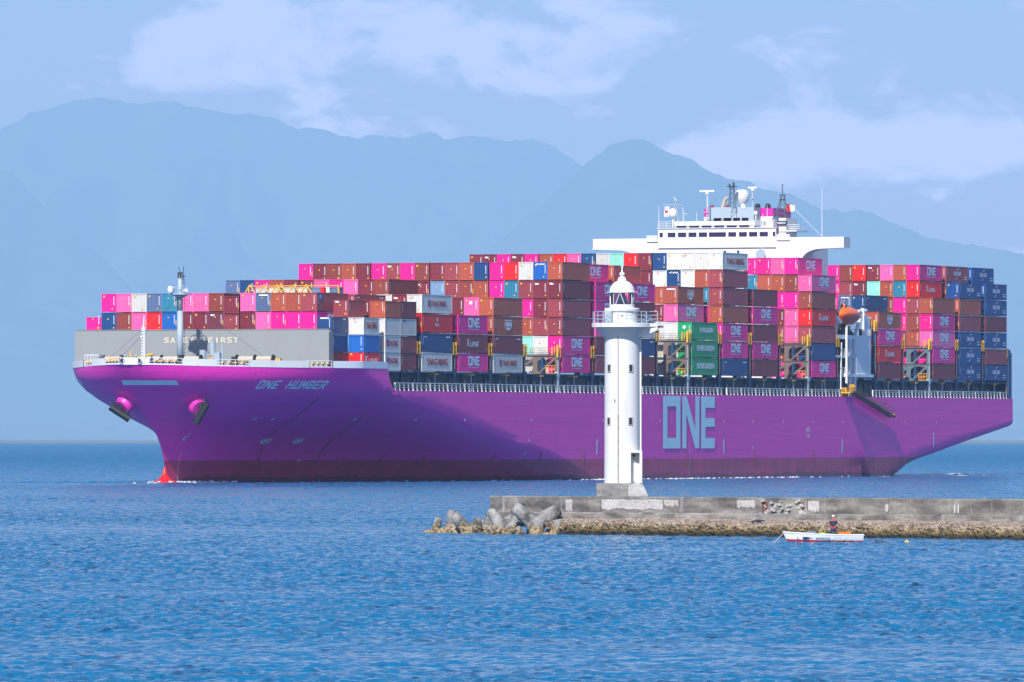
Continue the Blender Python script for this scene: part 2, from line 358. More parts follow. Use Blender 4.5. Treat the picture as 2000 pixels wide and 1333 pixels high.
# --- hull
def interp(x, xs, ys): return float(np.interp(x, xs, ys))
ZS = [-2.0, 0, 1.0, 3.2, 5.0, 7.0, 8.1, 9.5, 10.6, 12.5, 13.75, 15, 16, 17.0, 17.5]
US = [-44, -44.6, -45.0, -45.6, -46.5, -48.2, -49.3, -50.9, -52.1, -54.3, -56.0, -57.7, -58.9, -60.0, -60.6]
UF = [78, 72, 68, 58, 45.7, 31, 24, 14, 7, -8, -16, -20.5, -22.7, -24.5, -25.3]
def u_stem(z): return interp(z, ZS, US)
def u_flat(z): return interp(z, ZS, UF)
def p_exp(z): return interp(z, [-2, 3.2, 6.5, 7.6, 8.5, 9.0, 9.7, 10.5, 11.4, 12.3, 13.4, 15, 16, 17, 17.5], [1.25, 1.15, 1.02, .92, .83, .76, .70, .65, .61, .58, .58, .61, .64, .70, .69])
def z_flat_stern(u): return interp(u, [205, 228, 246, 263, 283], [-2.5, 3.7, 5.6, 7.5, 9.6])
def hb_bow(u, z):
    us, uf = u_stem(z), u_flat(z)
    if u >= uf: return HB
    if u <= us: return 0.0
    tt = (uf - u) / (uf - us); n = interp(z, [0, 8, 17], [1.45, 1.38, 1.30])
    return HB * max(0.0, 1 - tt ** n) ** p_exp(z)
def sheer(u):                        # top edge of the plating
    if u <= -14.6: return interp(u, [-60.6, -50, -40, -14.6], [17.35, 17.1, 17.0, 17.0])
    return interp(u, [-14.6, -14.0, -12.9, -11.3], [17.0, 15.4, 14.2, 13.75])
U_END = 283.2
# bow part: rows of z, columns from the stem aft to the flat side; then midship and stern plates
def hull_surface():
    vs = []; fs = []; mats = []
    zs = [-1.5, -0.6, 0.3, 1.2, 2.2, 3.3, 4.0, 4.7, 5.4, 6.1, 6.8, 7.5, 8.2, 8.9, 9.6, 10.3, 11, 11.7, 12.4, 13.1, 13.75, 14.4, 15, 15.7, 16.3, 17.0]
    NS = 44
    for side in (-1, 1):
        idx = []
        for z in zs:
            row = []
            us = u_stem(z); cols = [us + (-14.6 - us) * (j / 30) ** 1.35 for j in range(31)] + [-14.0, -13.5, -12.9, -12.1, -11.3]
            k1 = max(u_flat(z), -9.0); cols += [-11.3 + (k1 + 11.3) * (j / 16) for j in range(1, 17)] + [k1 + (U_MID - k1) * j / 6 for j in range(1, 7)]
            for u in cols:
                zt = z + max(0, (z - 15.4) / 1.6) * (sheer(max(-60, min(u, -14.6))) - 17.0)
                if u > -14.7: zt = min(zt, sheer(u))
                row.append(len(vs)); vs.append((u, side * hb_bow(u, z), zt))
            idx.append(row)
        for i in range(len(zs) - 1):
            for j in range(len(idx[0]) - 1):
                if zs[i] >= 13.75 and vs[idx[i][j]][0] > -11.4: continue
                q = (idx[i][j], idx[i][j+1], idx[i+1][j+1], idx[i+1][j])
                fs.append(q if side == -1 else q[::-1])
        # stern half: stations aft, each section from the deck edge round the bilge to the centreline
        st = [U_MID, 110, 150, 190, 200, 208, 214, 220, 226, 232, 238, 244, 250, 256, 262, 268, 274, 279, 282, U_END]
        sec = []
        for u in st:
            zf = z_flat_stern(u); drop = interp(u, [205, 230, 283], [2.4, 1.9, 1.5]); row = []
            pts = []
            for z in (13.75, 12, 10.8): pts.append((HB, z))
            if u <= 205:
                pts.append((HB, 9.8))
            else:
                for k in range(5): pts.append((HB, 10.8 - (10.8 - zf) * (k + 1) / 5))
                for k in range(1, 8):
                    a = k / 7 * math.pi / 2
                    pts.append((HB - 5.0 * (1 - math.cos(a)) ** 1.0 * 1.0, zf - drop * math.sin(a)))
            if u <= 205: pts = pts[:3] + [(HB, interp(k, [0, 11], [9.8, -1.5])) for k in range(12)]
            pts.append((0, pts[-1][1] - (0.3 if u > 205 else 0)))
            for y, z in pts: row.append(len(vs)); vs.append((u, side * y, z))
            sec.append(row)
        for i in range(len(sec) - 1):
            for j in range(len(sec[i]) - 1):
                q = (sec[i][j], sec[i][j+1], sec[i+1][j+1], sec[i+1][j])
                fs.append(q if side == 1 else q[::-1])
        c = len(vs); vs.append((U_END, 0, 13.75))
        for j in range(len(sec[-1]) - 1): fs.append((c, sec[-1][j], sec[-1][j+1]) if side == -1 else (c, sec[-1][j+1], sec[-1][j]))
    return vs, fs
U_MID = 80.0
vs, fs = hull_surface()
m_hull, t, p = new_mat('hull_paint')
tcn = t.nodes.new('ShaderNodeTexCoord'); sp = t.nodes.new('ShaderNodeSeparateXYZ'); t.links.new(tcn.outputs['Object'], sp.inputs[0])
purple = (0.93, 0.032, 0.50, 1)
pl = noise_col(t, 0.10, .35, .7, 5, sx=(.35, 1, 3.2))
pc = mixc(t, math_(t, 'MULTIPLY', pl, .55), purple, (0.84, 0.026, 0.45, 1))
# streaks that run down the plating
st_ = noise_col(t, 0.9, .62, .76, 3, sx=(1.6, 1.6, .05))
hi_ = math_(t, 'MULTIPLY', st_, .28)
pc = mixc(t, hi_, pc, (0.12, 0.03, 0.05, 1))
rr = noise_col(t, 1.1, .66, .74, 3, sx=(1.0, 1.0, .02))
topm = N(t, 'ShaderNodeMapRange'); topm.inputs['From Min'].default_value = 8.5; topm.inputs['From Max'].default_value = 13.7; t.links.new(sp.outputs[2], topm.inputs[0])
pc = mixc(t, math_(t, 'MULTIPLY', math_(t, 'MULTIPLY', rr, topm.outputs[0]), .35), pc, (0.20, 0.06, 0.03, 1))
# weld seams of the shell plates
sm = math_(t, 'FRACT', math_(t, 'MULTIPLY', sp.outputs[2], 1 / 2.3))
seam = math_(t, 'LESS_THAN', sm, 0.05)
sx_ = math_(t, 'LESS_THAN', math_(t, 'FRACT', math_(t, 'MULTIPLY', sp.outputs[0], 1 / 11.0)), 0.012)
pc = mixc(t, math_(t, 'MULTIPLY', math_(t, 'MAXIMUM', seam, sx_), .22), pc, (0.25, 0.02, 0.2, 1))
wn = noise_col(t, 0.5, .3, .7, 5, sx=(1, 1, .25))
boot = mixc(t, wn, (0.56, 0.03, 0.15, 1), (0.38, 0.02, 0.11, 1))
wl = math_(t, 'LESS_THAN', sp.outputs[2], math_(t, 'ADD', 0.45, math_(t, 'MULTIPLY', noise_col(t, .35, .3, .7, 4), 0.7)))
boot = mixc(t, math_(t, 'MULTIPLY', wl, .7), boot, (0.08, 0.015, 0.05, 1))
isb = math_(t, 'LESS_THAN', sp.outputs[2], 3.3)
# bright red at the foot of the stem
rx = math_(t, 'LESS_THAN', math_(t, 'ADD', sp.outputs[0], math_(t, 'MULTIPLY', sp.outputs[2], 0.9)), -43.3)
boot = mixc(t, rx, boot, (0.60, 0.02, 0.02, 1))
t.links.new(mixc(t, isb, pc, boot), p.inputs['Base Color'])
p.inputs['Roughness'].default_value = 0.42
bp = N(t, 'ShaderNodeBump', Strength=0.07, Distance=0.2); t.links.new(noise_col(t, 0.5, .3, .7, 3, sx=(.10, 1, 1.6)), bp.inputs['Height']); t.links.new(bp.outputs[0], p.inputs['Normal'])
me = bpy.data.meshes.new('hull'); me.from_pydata(vs, [], fs); me.materials.append(m_hull)
bm = bmesh.new(); bm.from_mesh(me); bmesh.ops.remove_doubles(bm, verts=bm.verts, dist=0.02); bmesh.ops.recalc_face_normals(bm, faces=bm.faces); bm.to_mesh(me); bm.free()
me.polygons.foreach_set('use_smooth', [True] * len(me.polygons))
hull = bpy.data.objects.new('hull', me); COL.objects.link(hull); hull.parent = ship
try:
    me.set_sharp_from_angle(angle=R(28))
except Exception: pass
def hull_y(u, z, off=0.06): return -(hb_bow(u, z) + off)
# bulb just awash
m_bulb = paint('bulb_red', (0.72, 0.015, 0.015, 1), .4, .05, .1)
mb = MB(); mb.lathe([(3.2, -1.2), (2.8, -.5), (2.1, .0), (1.35, .35), (.8, .7), (.5, 1.1), (.33, 1.5), (.2, 2.1), (.1, 2.4)], n=24)
mb.v = [(-45.2 + x * (1.5 if x < 0 else 1.0), y, z) for x, y, z in mb.v]
mb.build('bulbous_bow', m_bulb, ship, smooth=True)
# deck plates
mb = MB()
ub = [-60 + i * 1.6 for i in range(29)]
ub = [-59.2 + i * 1.6 for i in range(28)]
pts = [(u, -max(.1, hb_bow(u - .4, 16.6) - .45)) for u in ub] + [(u, max(.1, hb_bow(u - .4, 16.6) - .45)) for u in ub[::-1]]
mb.prism([(a, b) for a, b in pts if True], 'z', 16.7, 16.9)
mb.box(-14.8, 283, -22.85, 22.85, 13.45, 13.7)
mb.build('deck', m_deckb, ship)
# bulwark round the forecastle: white plates, open bays where the fairleads are
def rim(w, z=17.0):
    """point of the forecastle edge: w from -1 (port) through 0 (stem) to +1 (starboard)"""
    u = -60.0 + 45.2 * w * w; return Vector((u, math.copysign(hb_bow(u, 17.0), w), sheer(u)))
def rim_w(u): return math.sqrt(max(0, (u + 60.0) / 45.2))
def bulwark(name, wa, wb, mat=m_white, h=1.0):
    mb = MB(); n = max(4, int(abs(wb - wa) / 0.012)); P = [rim(wa + (wb - wa) * i / n) for i in range(n + 1)]
    prev = None
    for i, q in enumerate(P):
        tdir = (P[min(n, i + 1)] - P[max(0, i - 1)]); tdir.z = 0; tdir.normalize(); nrm = Vector((-tdir.y, tdir.x, 0))
        if nrm.dot(Vector((q.x + 25, q.y, 0))) < 0: nrm = -nrm
        cur = [q + nrm * .04 + Vector((0, 0, -.03)), q + nrm * .04 + Vector((0, 0, h)), q - nrm * .12 + Vector((0, 0, h)), q - nrm * .12 + Vector((0, 0, -.03))]
        if prev:
            mb.add(prev + cur, [(0,4,5,1),(1,5,6,2),(2,6,7,3),(3,7,4,0)])
        prev = cur
    return mb.build(name, mat, ship)
for a, b, mt in ((1.0, rim_w(-50.0), m_white), (rim_w(-54.0), rim_w(-57.7), m_white), (rim_w(-59.85), -rim_w(-58.3), m_white), (-rim_w(-54.8), -rim_w(-50.5), m_white),
             (-rim_w(-45.7), -rim_w(-36.0), m_white), (-rim_w(-31.2), -1.0, m_bg)):
    bulwark('bulwark', a, b, mt)
# open bays: rail, roller fairleads
def fairlead_bay(wa, wb):
    mb = MB(); n = 10; P = [rim(wa + (wb - wa) * i / n) for i in range(n + 1)]; I = [q * 1.0 for q in P]
    for q in I: q.y *= .985
    for a, b in zip(I[:-1], I[1:]):
        mb.tube(a + Vector((0, 0, 1.0)), b + Vector((0, 0, 1.0)), .05, n=5); mb.tube(a + Vector((0, 0, .5)), b + Vector((0, 0, .5)), .03, n=4)
        mb.tube(a + Vector((0, 0, .1)), b + Vector((0, 0, .1)), .12, n=4)
    for q in I[::2]: mb.tube(q, q + Vector((0, 0, 1.0)), .045, n=5)
    o = mb.build('fairlead', m_bg, ship)
    mb = MB()
    for k in (2, 4, 6, 8):
        c = I[k]; mb.tube(c + Vector((.3, 0, .05)), c + Vector((.3, 0, .55)), .16, n=10); mb.box(c.x - .1, c.x + .8, c.y - .3, c.y + .3, c.z + .55, c.z + .68, 1)
    mb.build('roller', [m_dark, m_yel], o)
for a, b in ((rim_w(-50.0), rim_w(-54.0)), (rim_w(-57.7), rim_w(-59.85)), (-rim_w(-58.3), -rim_w(-54.8)), (-rim_w(-50.5), -rim_w(-45.7)), (-rim_w(-36.0), -rim_w(-31.2))):
    fairlead_bay(a, b)
# round panama leads in the white bulwark
for w in (0.035, -0.135):
    q = rim(w); mb = MB()
    ring = []
    nrm = Vector((q.x + 45, q.y, 0)).normalized(); side = Vector((-nrm.y, nrm.x, 0))
    c = q + nrm * .06 + Vector((0, 0, .5))
    for k in range(16):
        a0, a1 = 2 * math.pi * k / 16, 2 * math.pi * (k + 1) / 16
        f = lambda a: c + side * (.42 * math.cos(a)) + Vector((0, 0, .40 * math.sin(a)))
        mb.tube(f(a0), f(a1), .09, n=6)
    mb.tube(c - nrm * .03, c + nrm * .02, .36, n=16, m=1)
    mb.build('panama_lead', [m_mast, m_dark], ship)
# anchors, bolsters
def bolster(u, z, side):
    y = side * hb_bow(u, z); mb = MB()
    du = (hb_bow(u + .5, z) - hb_bow(u - .5, z)); nrm = Vector((-.55, side * (.8 if side == -1 else .35), -0.5)).normalized()
    base = Vector((u, y, z))
    mb.tube(base - nrm * 1.2 + Vector((0, 0, .3)), base + nrm * 1.1, 1.65, 1.35, n=20)
    mb.tube(base + nrm * 1.1, base + nrm * 1.35, 1.35, 1.1, n=20)
    o = mb.build('anchor_bolster', paint('bolster_magenta', (0.78, 0.03, 0.42, 1), .45, .1, .15), ship, smooth=False)
    ao = empty('anchor', world(0, HBM, 0), ROT)
    tag(ao, 'dark stock anchor hanging from the hawse pipe on the ship\'s %s bow' % ('left-hand' if side == 1 else 'right-hand'), 'anchor', 'anchors housed on the bow')
    tip = base + nrm * 1.55; ax = Vector((0.35, 0, 0)) if side == -1 else Vector((.1, 0, 0))
    mb = MB(); dn = Vector((0, side * .25, -1)).normalized()
    mb.tube(tip + Vector((0, 0, .9)), tip + dn * .9, .28, .34, n=8)
    mb.build('shank', m_black, ao)
    mb = MB(); cr = tip + dn * .7; sd = (Vector((.366, -.93, 0)) * .85 + Vector((0, 0, -.55))).normalized() if side == 1 else (Vector((-.366, .93, 0)) * .5 + Vector((0, 0, -.85))).normalized()
    mb.tube(cr - sd * 1.7, cr + sd * 1.7, .55, .55, n=8)
    for k in (-1, 1):
        mb.tube(cr + sd * (1.0 * k), cr + sd * (1.2 * k) - dn * 1.3 + nrm * .2, .40, .12, n=6)
    mb.build('fluke', m_black, ao)
bolster(-48.6, 11.6, -1); bolster(-52.6, 11.9, 1)

# --- lettering on the shell
def on_shell(name, glyphs, mat, u0, z0, side=-1, off=0.07, shear=0.0):
    vs, fs = glyphs
    V = []
    for x, z in vs:
        u = u0 + x + shear * z if side == -1 else u0 - x
        zz = z0 + z; V.append((u, side * (hb_bow(u, zz) + off), zz))
    me = bpy.data.meshes.new(name); me.from_pydata(V, [], fs); me.materials.append(mat)
    bm = bmesh.new(); bm.from_mesh(me)
    bm.to_mesh(me); bm.free()
    o = bpy.data.objects.new(name, me); COL.objects.link(o); o.parent = ship; return o
def polys(P):
    v = []; f = []
    for q in P: f.append(tuple(range(len(v), len(v) + len(q)))); v += q
    return v, f
on_shell('hull_lettering', polys(block_one(8.5, 24.3)), m_cyan, 102.3, 4.95)
# the name in slanted strokes, each glyph cut into cells so it lies on the curved flare
STROKES = {'O': [(0,0,0,1),(0,1,1,1),(1,1,1,0),(1,0,0,0)], 'N': [(0,0,0,1),(0,1,1,0),(1,0,1,1)], 'E': [(0,0,0,1),(0,1,1,1),(0,.5,.85,.5),(0,0,1,0)],
           'H': [(0,0,0,1),(1,0,1,1),(0,.5,1,.5)], 'U': [(0,1,0,0),(0,0,1,0),(1,0,1,1)], 'M': [(0,0,0,1),(0,1,.5,.35),(.5,.35,1,1),(1,1,1,0)],
           'B': [(0,0,0,1),(0,1,.9,1),(.9,1,.9,.5),(0,.5,1,.5),(1,.5,1,0),(1,0,0,0)], 'R': [(0,0,0,1),(0,1,1,1),(1,1,1,.5),(1,.5,0,.5),(.4,.5,1,0)],
           'G': [(1,1,0,1),(0,1,0,0),(0,0,1,0),(1,0,1,.5),(1,.5,.5,.5)], 'T': [(0,1,1,1),(.5,1,.5,0)], 'S': [(1,1,0,1),(0,1,0,.5),(0,.5,1,.5),(1,.5,1,0),(1,0,0,0)],
           'A': [(0,0,.5,1),(.5,1,1,0),(.2,.4,.8,.4)], 'F': [(0,0,0,1),(0,1,1,1),(0,.55,.8,.55)], 'Y': [(0,1,.5,.5),(1,1,.5,.5),(.5,.5,.5,0)], 'I': [(.5,0,.5,1)], ' ': []}
def stroke_text(s, x0, cell_w, adv, h, th, thz=None, slant=0.0, seg=4):
    V = []; F = []; x = x0; thz = thz or th
    for ch in s:
        for a, b, c, d_ in STROKES[ch]:
            p0 = Vector((a * cell_w, b * h)); p1 = Vector((c * cell_w, d_ * h)); dv = (p1 - p0); L = dv.length; dv /= L
            ext = 0.5; p0 = p0 - Vector((dv.x * th * ext, dv.y * thz * ext)); p1 = p1 + Vector((dv.x * th * ext, dv.y * thz * ext))
            nr = Vector((-dv.y * th / 2, dv.x * thz / 2))
            for k in range(seg):
                q0 = p0 + (p1 - p0) * (k / seg); q1 = p0 + (p1 - p0) * ((k + 1) / seg); n = len(V)
                for q in (q0 - nr, q1 - nr, q1 + nr, q0 + nr): V.append((x + q.x + slant * q.y, q.y))
                F.append((n, n + 1, n + 2, n + 3))
        x += adv if ch != 'I' else adv
    return V, F
on_shell('hull_lettering', stroke_text('ONE HUMBER', 0, .76, 1.26, 1.0, 0.25, 0.22, slant=.0), m_cyan, -43.2, 13.95)
on_shell('hull_lettering', stroke_text('HUMBER', 0, 2.6, 4.6, .9, 0.5, 0.2), m_cyan, -18.2, 14.3, side=1)
for u in (130.9, 189.8, 238.4, 42.9, 72.4):
    on_shell('draught_mark', polys([[(0, 0.4), (.25, 0), (.5, .4), (.5, 2.3), (.25, 2.7), (0, 2.3)]]), m_cyan, u - .25, 3.9 if u != 238.4 else 5.0)
tv, tf = stroke_text('NO', 0, .7, 1.0, .7, .2, .12, seg=1); tv2, tf2 = stroke_text('TUG', 0, .5, .72, .6, .15, .1, seg=1)
on_shell('tug_sign', (tv, tf), m_mark, 171.5, 7.7); on_shell('tug_sign', (tv2, tf2), m_mark, 171.4, 6.7)
def blob_on_shell(u, z, r=.25, rz=.18):
    return [(u + r * math.cos(a * math.pi / 4), z + rz * math.sin(a * math.pi / 4)) for a in range(8)]
dots = [blob_on_shell(u, 9.4) for u in (-35, -31.5, -14, 1, 16, 44, 75, 101, 131, 145, 160, 175, 190, 208, 223, 240)] + [blob_on_shell(u, 5.0) for u in (131, 145)] + \
       [blob_on_shell(u, 3.2, .3, .12) for u in (-14,)]
on_shell('shell_marks', polys(dots), m_mark, 0, 0)
ring = []
for uc in (-25.5, -18.5):
    for k in range(14):
        a0, a1 = k * math.pi / 7, (k + 1) * math.pi / 7
        ring.append([(uc + 1.0 * math.cos(a0), 6.2 + .42 * math.sin(a0)), (uc + 1.1 * math.cos(a1), 6.2 + .42 * math.sin(a1)), (uc + .85 * math.cos(a1), 6.2 + .30 * math.sin(a1)), (uc + .85 * math.cos(a0), 6.2 + .30 * math.sin(a0))])
    ring.append([(uc - .8, 6.0), (uc - .6, 5.92), (uc + .8, 6.4), (uc + .6, 6.48)]); ring.append([(uc - .8, 6.4), (uc - .6, 6.48), (uc + .8, 6.0), (uc + .6, 5.92)])
on_shell('thruster_mark', polys(ring), m_cyan, 0, 0)
# draught figures down the stem
dm = []
for k in range(16): dm.append([(0, 0.3 + k * .27), (.16, .3 + k * .27), (.16, .42 + k * .27), (0, .42 + k * .27)])
on_shell('draught_mark', polys(dm), m_mark, -42.0, 0); on_shell('draught_mark', polys([[(x, z * 1.25) for x, z in q] for q in dm]), m_mark, 114.6, 0.2)
on_shell('bow_mark', polys([[(0, 0), (.5, 0), (.5, .12), (0, .12)], [(-.15, .05), (0, .05), (0, .5), (-.15, .5)], [(0, .45), (.4, .45), (.4, .57), (0, .57)], [(.3, .5), (.45, .5), (.45, 1.0), (.3, 1.0)]]), m_cyan, -42.8, 6.3)
# pale panel across the stem
pp = []
for z0_, z1_ in ((14.35, 15.0),):
    for k in range(22):
        wa, wb = -0.262 + k * (0.345 / 22), -0.262 + (k + 1) * (0.345 / 22)
        def P(w, z):
            u = u_stem(z) + 45 * w * w; return Vector((u - .12, math.copysign(hb_bow(u, z) + .08, w), z))
        pp.append([P(wa, z0_), P(wb, z0_), P(wb, z1_), P(wa, z1_)])
mb = MB()
for q in pp: mb.add(q, [(0, 1, 2, 3)])
mb.build('bow_panel', m_cyan, ship, fix=False)
# rubbing strakes slanting down the flare
m_rust = paint('rust_brown', (0.16, 0.045, 0.035, 1), .8, 0, .2)
for (u0, z0, u1, z1) in ((-23.5, 3.1, -29.5, 12.6), (-10, 3.6, -13.5, 10.2), (-4, 1.3, -3.5, 3.8), (5.3, 2.4, 5.5, 4.0), (15.5, 2.1, 16, 3.9), (34.3, 3.0, 34.7, 4.0), (49.5, 2.9, 48.5, 4.5), (66.4, 2.4, 66.5, 5.0), (113.5, 2, 113.6, 4.7), (146, 2, 146.1, 4.7), (175, 2, 175.1, 4.7)):
    mb = MB(); n = 14; prev = None
    for i in range(n + 1):
        u = u0 + (u1 - u0) * i / n; z = z0 + (z1 - z0) * i / n; q = Vector((u, hull_y(u, z, .02), z))
        if prev: mb.tube(prev, q, .075, n=5)
        prev = q
    mb.build('rubbing_strake', m_rust, ship)

# --- breakwater wall on the forecastle
mb = MB(); mb.box(-31.3, -31.0, -20.3, 20.85, 16.9, 22.68); mb.box(-31.38, -31.0, -20.35, 20.9, 22.68, 22.76)
for y in (-20.3, -15, -10, -5, 0, 5, 10, 15, 20.6): mb.box(-31.0, -29.6, y, y + .08, 16.9, 22.3)
for y in (-16, -8, 1, 9, 16): mb.box(-31.315, -31.3, y, y + .05, 16.95, 22.6)
wall = mb.build('breakwater', m_grey, ship)
mb = MB()
V_, F_ = stroke_text('SAFETY FIRST', 0, .56, 1.02, .66, .17, .13, seg=1)
m_cream = paint('cream_lettering', (0.78, 0.68, 0.52, 1), .6, .1, .1)
mb.add([(-31.34, 6.15 - x, 20.85 + z) for x, z in V_], F_); mb.build('lettering', m_cream, wall, fix=False)

# --- foremast and jackstaff
mast = empty('foremast', (-39.7, 0, 16.9), 0, ship)
mb = MB(); mb.tube((0, 0, 0), (0, 0, 8.5), .52, .42, n=16); mb.tube((0, 0, 8.5), (0, 0, 14.0), .38, .30, n=16); mb.build('pole', m_mast, mast, smooth=True)
mb = MB(); mb.tube((0, 0, 10.4), (0, 0, 10.9), .5, 1.3, n=12); mb.box(-.8, .8, -1.5, 1.5, 10.9, 11.05)
for a in range(12):
    x, y = .8 * math.cos(a * math.pi / 6), 1.4 * math.sin(a * math.pi / 6); mb.tube((x, y, 11), (x, y, 12.0), .04, n=4)
    x2, y2 = .8 * math.cos((a + 1) * math.pi / 6), 1.4 * math.sin((a + 1) * math.pi / 6); mb.tube((x, y, 12), (x2, y2, 12), .04, n=4)
mb.build('platform', m_mast, mast)
mb = MB(); mb.tube((-.6, .9, 11.7), (-1.2, 1.1, 11.7), .25, .5, n=12); mb.tube((-.6, .9, 11), (-.6, .9, 11.7), .06, n=5); mb.build('horn', m_white, mast)
mb = MB(); mb.tube((-.6, -.8, 11.3), (-1.0, -1.4, 11.5), .2, .3, n=10); mb.tube((-.6, -.8, 11), (-.6, -.8, 11.3), .06, n=5); mb.build('horn', m_white, mast)
mb = MB(); mb.box(-.30, .30, -.28, .28, 13.3, 14.2); mb.tube((0, 0, 14.3), (0, .3, 15.0), .05, n=5); mb.tube((.1, -.45, 12.6), (.1, -.5, 15.1), .05, n=5); mb.tube((-.1, -.8, 13.6), (-.1, -.5, 13.6), .1, n=6)
mb.build('lamp', m_dark, mast)
mb = MB(); 
for k in range(22): mb.box(.40, .52, -.55, -.15, .5 + k * .6, .56 + k * .6)
mb.tube((.46, -.55, 0), (.46, -.55, 13), .03, n=4); mb.build('ladder', m_dark, mast)
mb = MB()
for e in ((-46, 9.5, 17.6), (-54, 4.0, 17.6), (-36, -12.5, 18.2), (-32, 3, 17.2), (-33, -3, 17.0)): mb.tube((0, 0, 10.8), (e[0] + 39.7, e[1], e[2] - 16.9), .022, n=4)
mb.build('stay', m_dark, mast)
jack = empty('jackstaff', (-53.0, 0, 16.9), 0, ship)
mb = MB(); mb.tube((0, 0, 0), (0, 0, 6.0), .40, .30, n=12); mb.tube((0, 0, 6), (0, 0, 7.3), .1, .05, n=6); mb.tube((0, 0, 4.2), (0, .5, 4.6), .1, n=6); mb.build('pole', m_white, jack)
mb = MB()
for k in range(12): mb.box(-.5, -.38, -.12, .12, .4 + k * .45, .5 + k * .45)
mb.build('ladder', m_mast, jack)
# --- winches, drums
def winch(u, y, n=2):
    w = empty('mooring_winch', (u, y, 16.9), 0, ship)
    mb = MB(); mb.box(-.6, .6, -1.6 * n, 1.6 * n, 0, .5); mb.box(-.3, .3, 1.5 * n, 1.5 * n + .7, .4, 1.7)
    for k in range(n + 1):
        yy_ = -1.45 * n + k * 2.9; mb.tube((0, yy_ - .08, 1.25), (0, yy_ + .08, 1.25), .75, n=20)
    mb.build('winch_frame', m_dark, w)
    for k in range(n):
        yy_ = -1.45 * n + k * 2.9; mb = MB(); mb.tube((0, yy_ + .2, 1.25), (0, yy_ + 2.6, 1.25), .5, n=20); mb.build('drum', m_rope, w)
winch(-43, 1.5); winch(-43.6, -3.6, 1); winch(-41, -12.6); winch(-44, 9, 1)
mb = MB(); mb.box(-44.5, -43.5, -7.6, -6.4, 16.9, 17.9); mb.box(-45, -44.2, 12.2, 13.0, 16.9, 17.8); mb.box(-40.6, -39.8, -16.4, -15.6, 16.9, 18.3); mb.build('deck_locker', m_yel, ship)
mb = MB(); mb.tube((-46, 8.6, 18.3), (-46, 6.6, 18.5), .12, n=8); mb.tube((-46, 5.0, 18.2), (-46, 1.5, 19.0), .15, n=8); mb.tube((-46, 5.2, 16.9), (-46, 5.2, 19.5), .1, n=8); mb.tube((-46, 8.6, 16.9), (-46, 8.6, 18.9), .1, n=8)
mb.build('davit', m_yel, ship)
mb = MB(); mb.tube((-40.6, -5.6, 16.9), (-40.6, -5.6, 20.9), .42, n=12); mb.tube((-40.4, -7.1, 16.9), (-40.4, -7.1, 20.4), .16, n=8); mb.box(-41, -40.3, -6.9, -6.0, 16.9, 19.2); mb.tube((-41.2, -4.3, 16.9), (-41.2, -4.3, 19.6), .5, n=10)
mb.build('ventilator', m_mast, ship)
mb = MB()
for k in range(5): mb.tube((-47.5 + k * .4, 9.6 - k * .05, 16.9), (-47.5 + k * .4, 9.6, 18.9), .04, n=4)
mb.box(-47.8, -46, 9.5, 9.6, 18.8, 18.9); mb.box(-47.8, -46, 9.5, 11.8, 17.8, 17.88)
for k in range(6): mb.tube((-47.6, 9.6 + k * .45, 16.9), (-47.6, 9.6 + k * .45, 18.9), .05, n=4)
mb.box(-47.65, -47.55, 9.6, 11.85, 18.8, 18.9); mb.build('ladder_hatch', m_white, ship)

# --- coaming, hatch edge, pillars under the stacks
BP = 14.65; GA = 210.28
BAY = {k: k * BP for k in range(-2, 13)}
BAY.update({20 + k: GA + k * BP for k in range(0, 5)})
def seg_part(name, mat, u0, u1):
    mb = MB()
    mb.box(u0, u1, -19.9, -19.5, 13.7, 16.45); mb.box(u0, u1, -22.3, 22.3, 16.45, 16.66)
    n = int((u1 - u0) / 4.9)
    for k in range(n): mb.box(u0 + 2 + k * 4.9, u0 + 2.12 + k * 4.9, -20.05, -19.9, 13.8, 16.3)
    return mb.build(name, mat, ship)
co_ = seg_part('hatch_coaming', m_deckb, -14.5, 188.3); seg_part('hatch_coaming', m_deckb, 207.5, 281.5)
# white bay numbers on the coaming
for k in list(range(0, 13)) + list(range(20, 25)):
    for q in (3.2, 8.9):
        u = BAY[k] + q; mb = MB(); mb.box(u, u + .28, -19.915, -19.9, 15.0, 15.55); mb.build('bay_number', m_mark, co_)
for k in list(range(0, 13)) + list(range(20, 25)):
    u = BAY[k]
    mb = MB()
    mb.tube((u + 6.1, -22.1, 13.7), (u + 6.1, -22.1, 16.45), .14, n=8)
    mb.build('pillar', m_mast, ship)
    mb = MB(); mb.box(u + 5.5, u + 6.9, -22.35, -21.2, 16.2, 16.44)
    mb.build('stanchion_bracket', m_yel, ship)
    mb = MB(); mb.box(u + 13.15, u + 13.75, -20.9, -20.6, 13.75, 14.7); mb.build('hose_box', m_ora, ship)
m_truss = paint('truss_green_grey', (0.10, 0.16, 0.18, 1), .6, .2, .2)
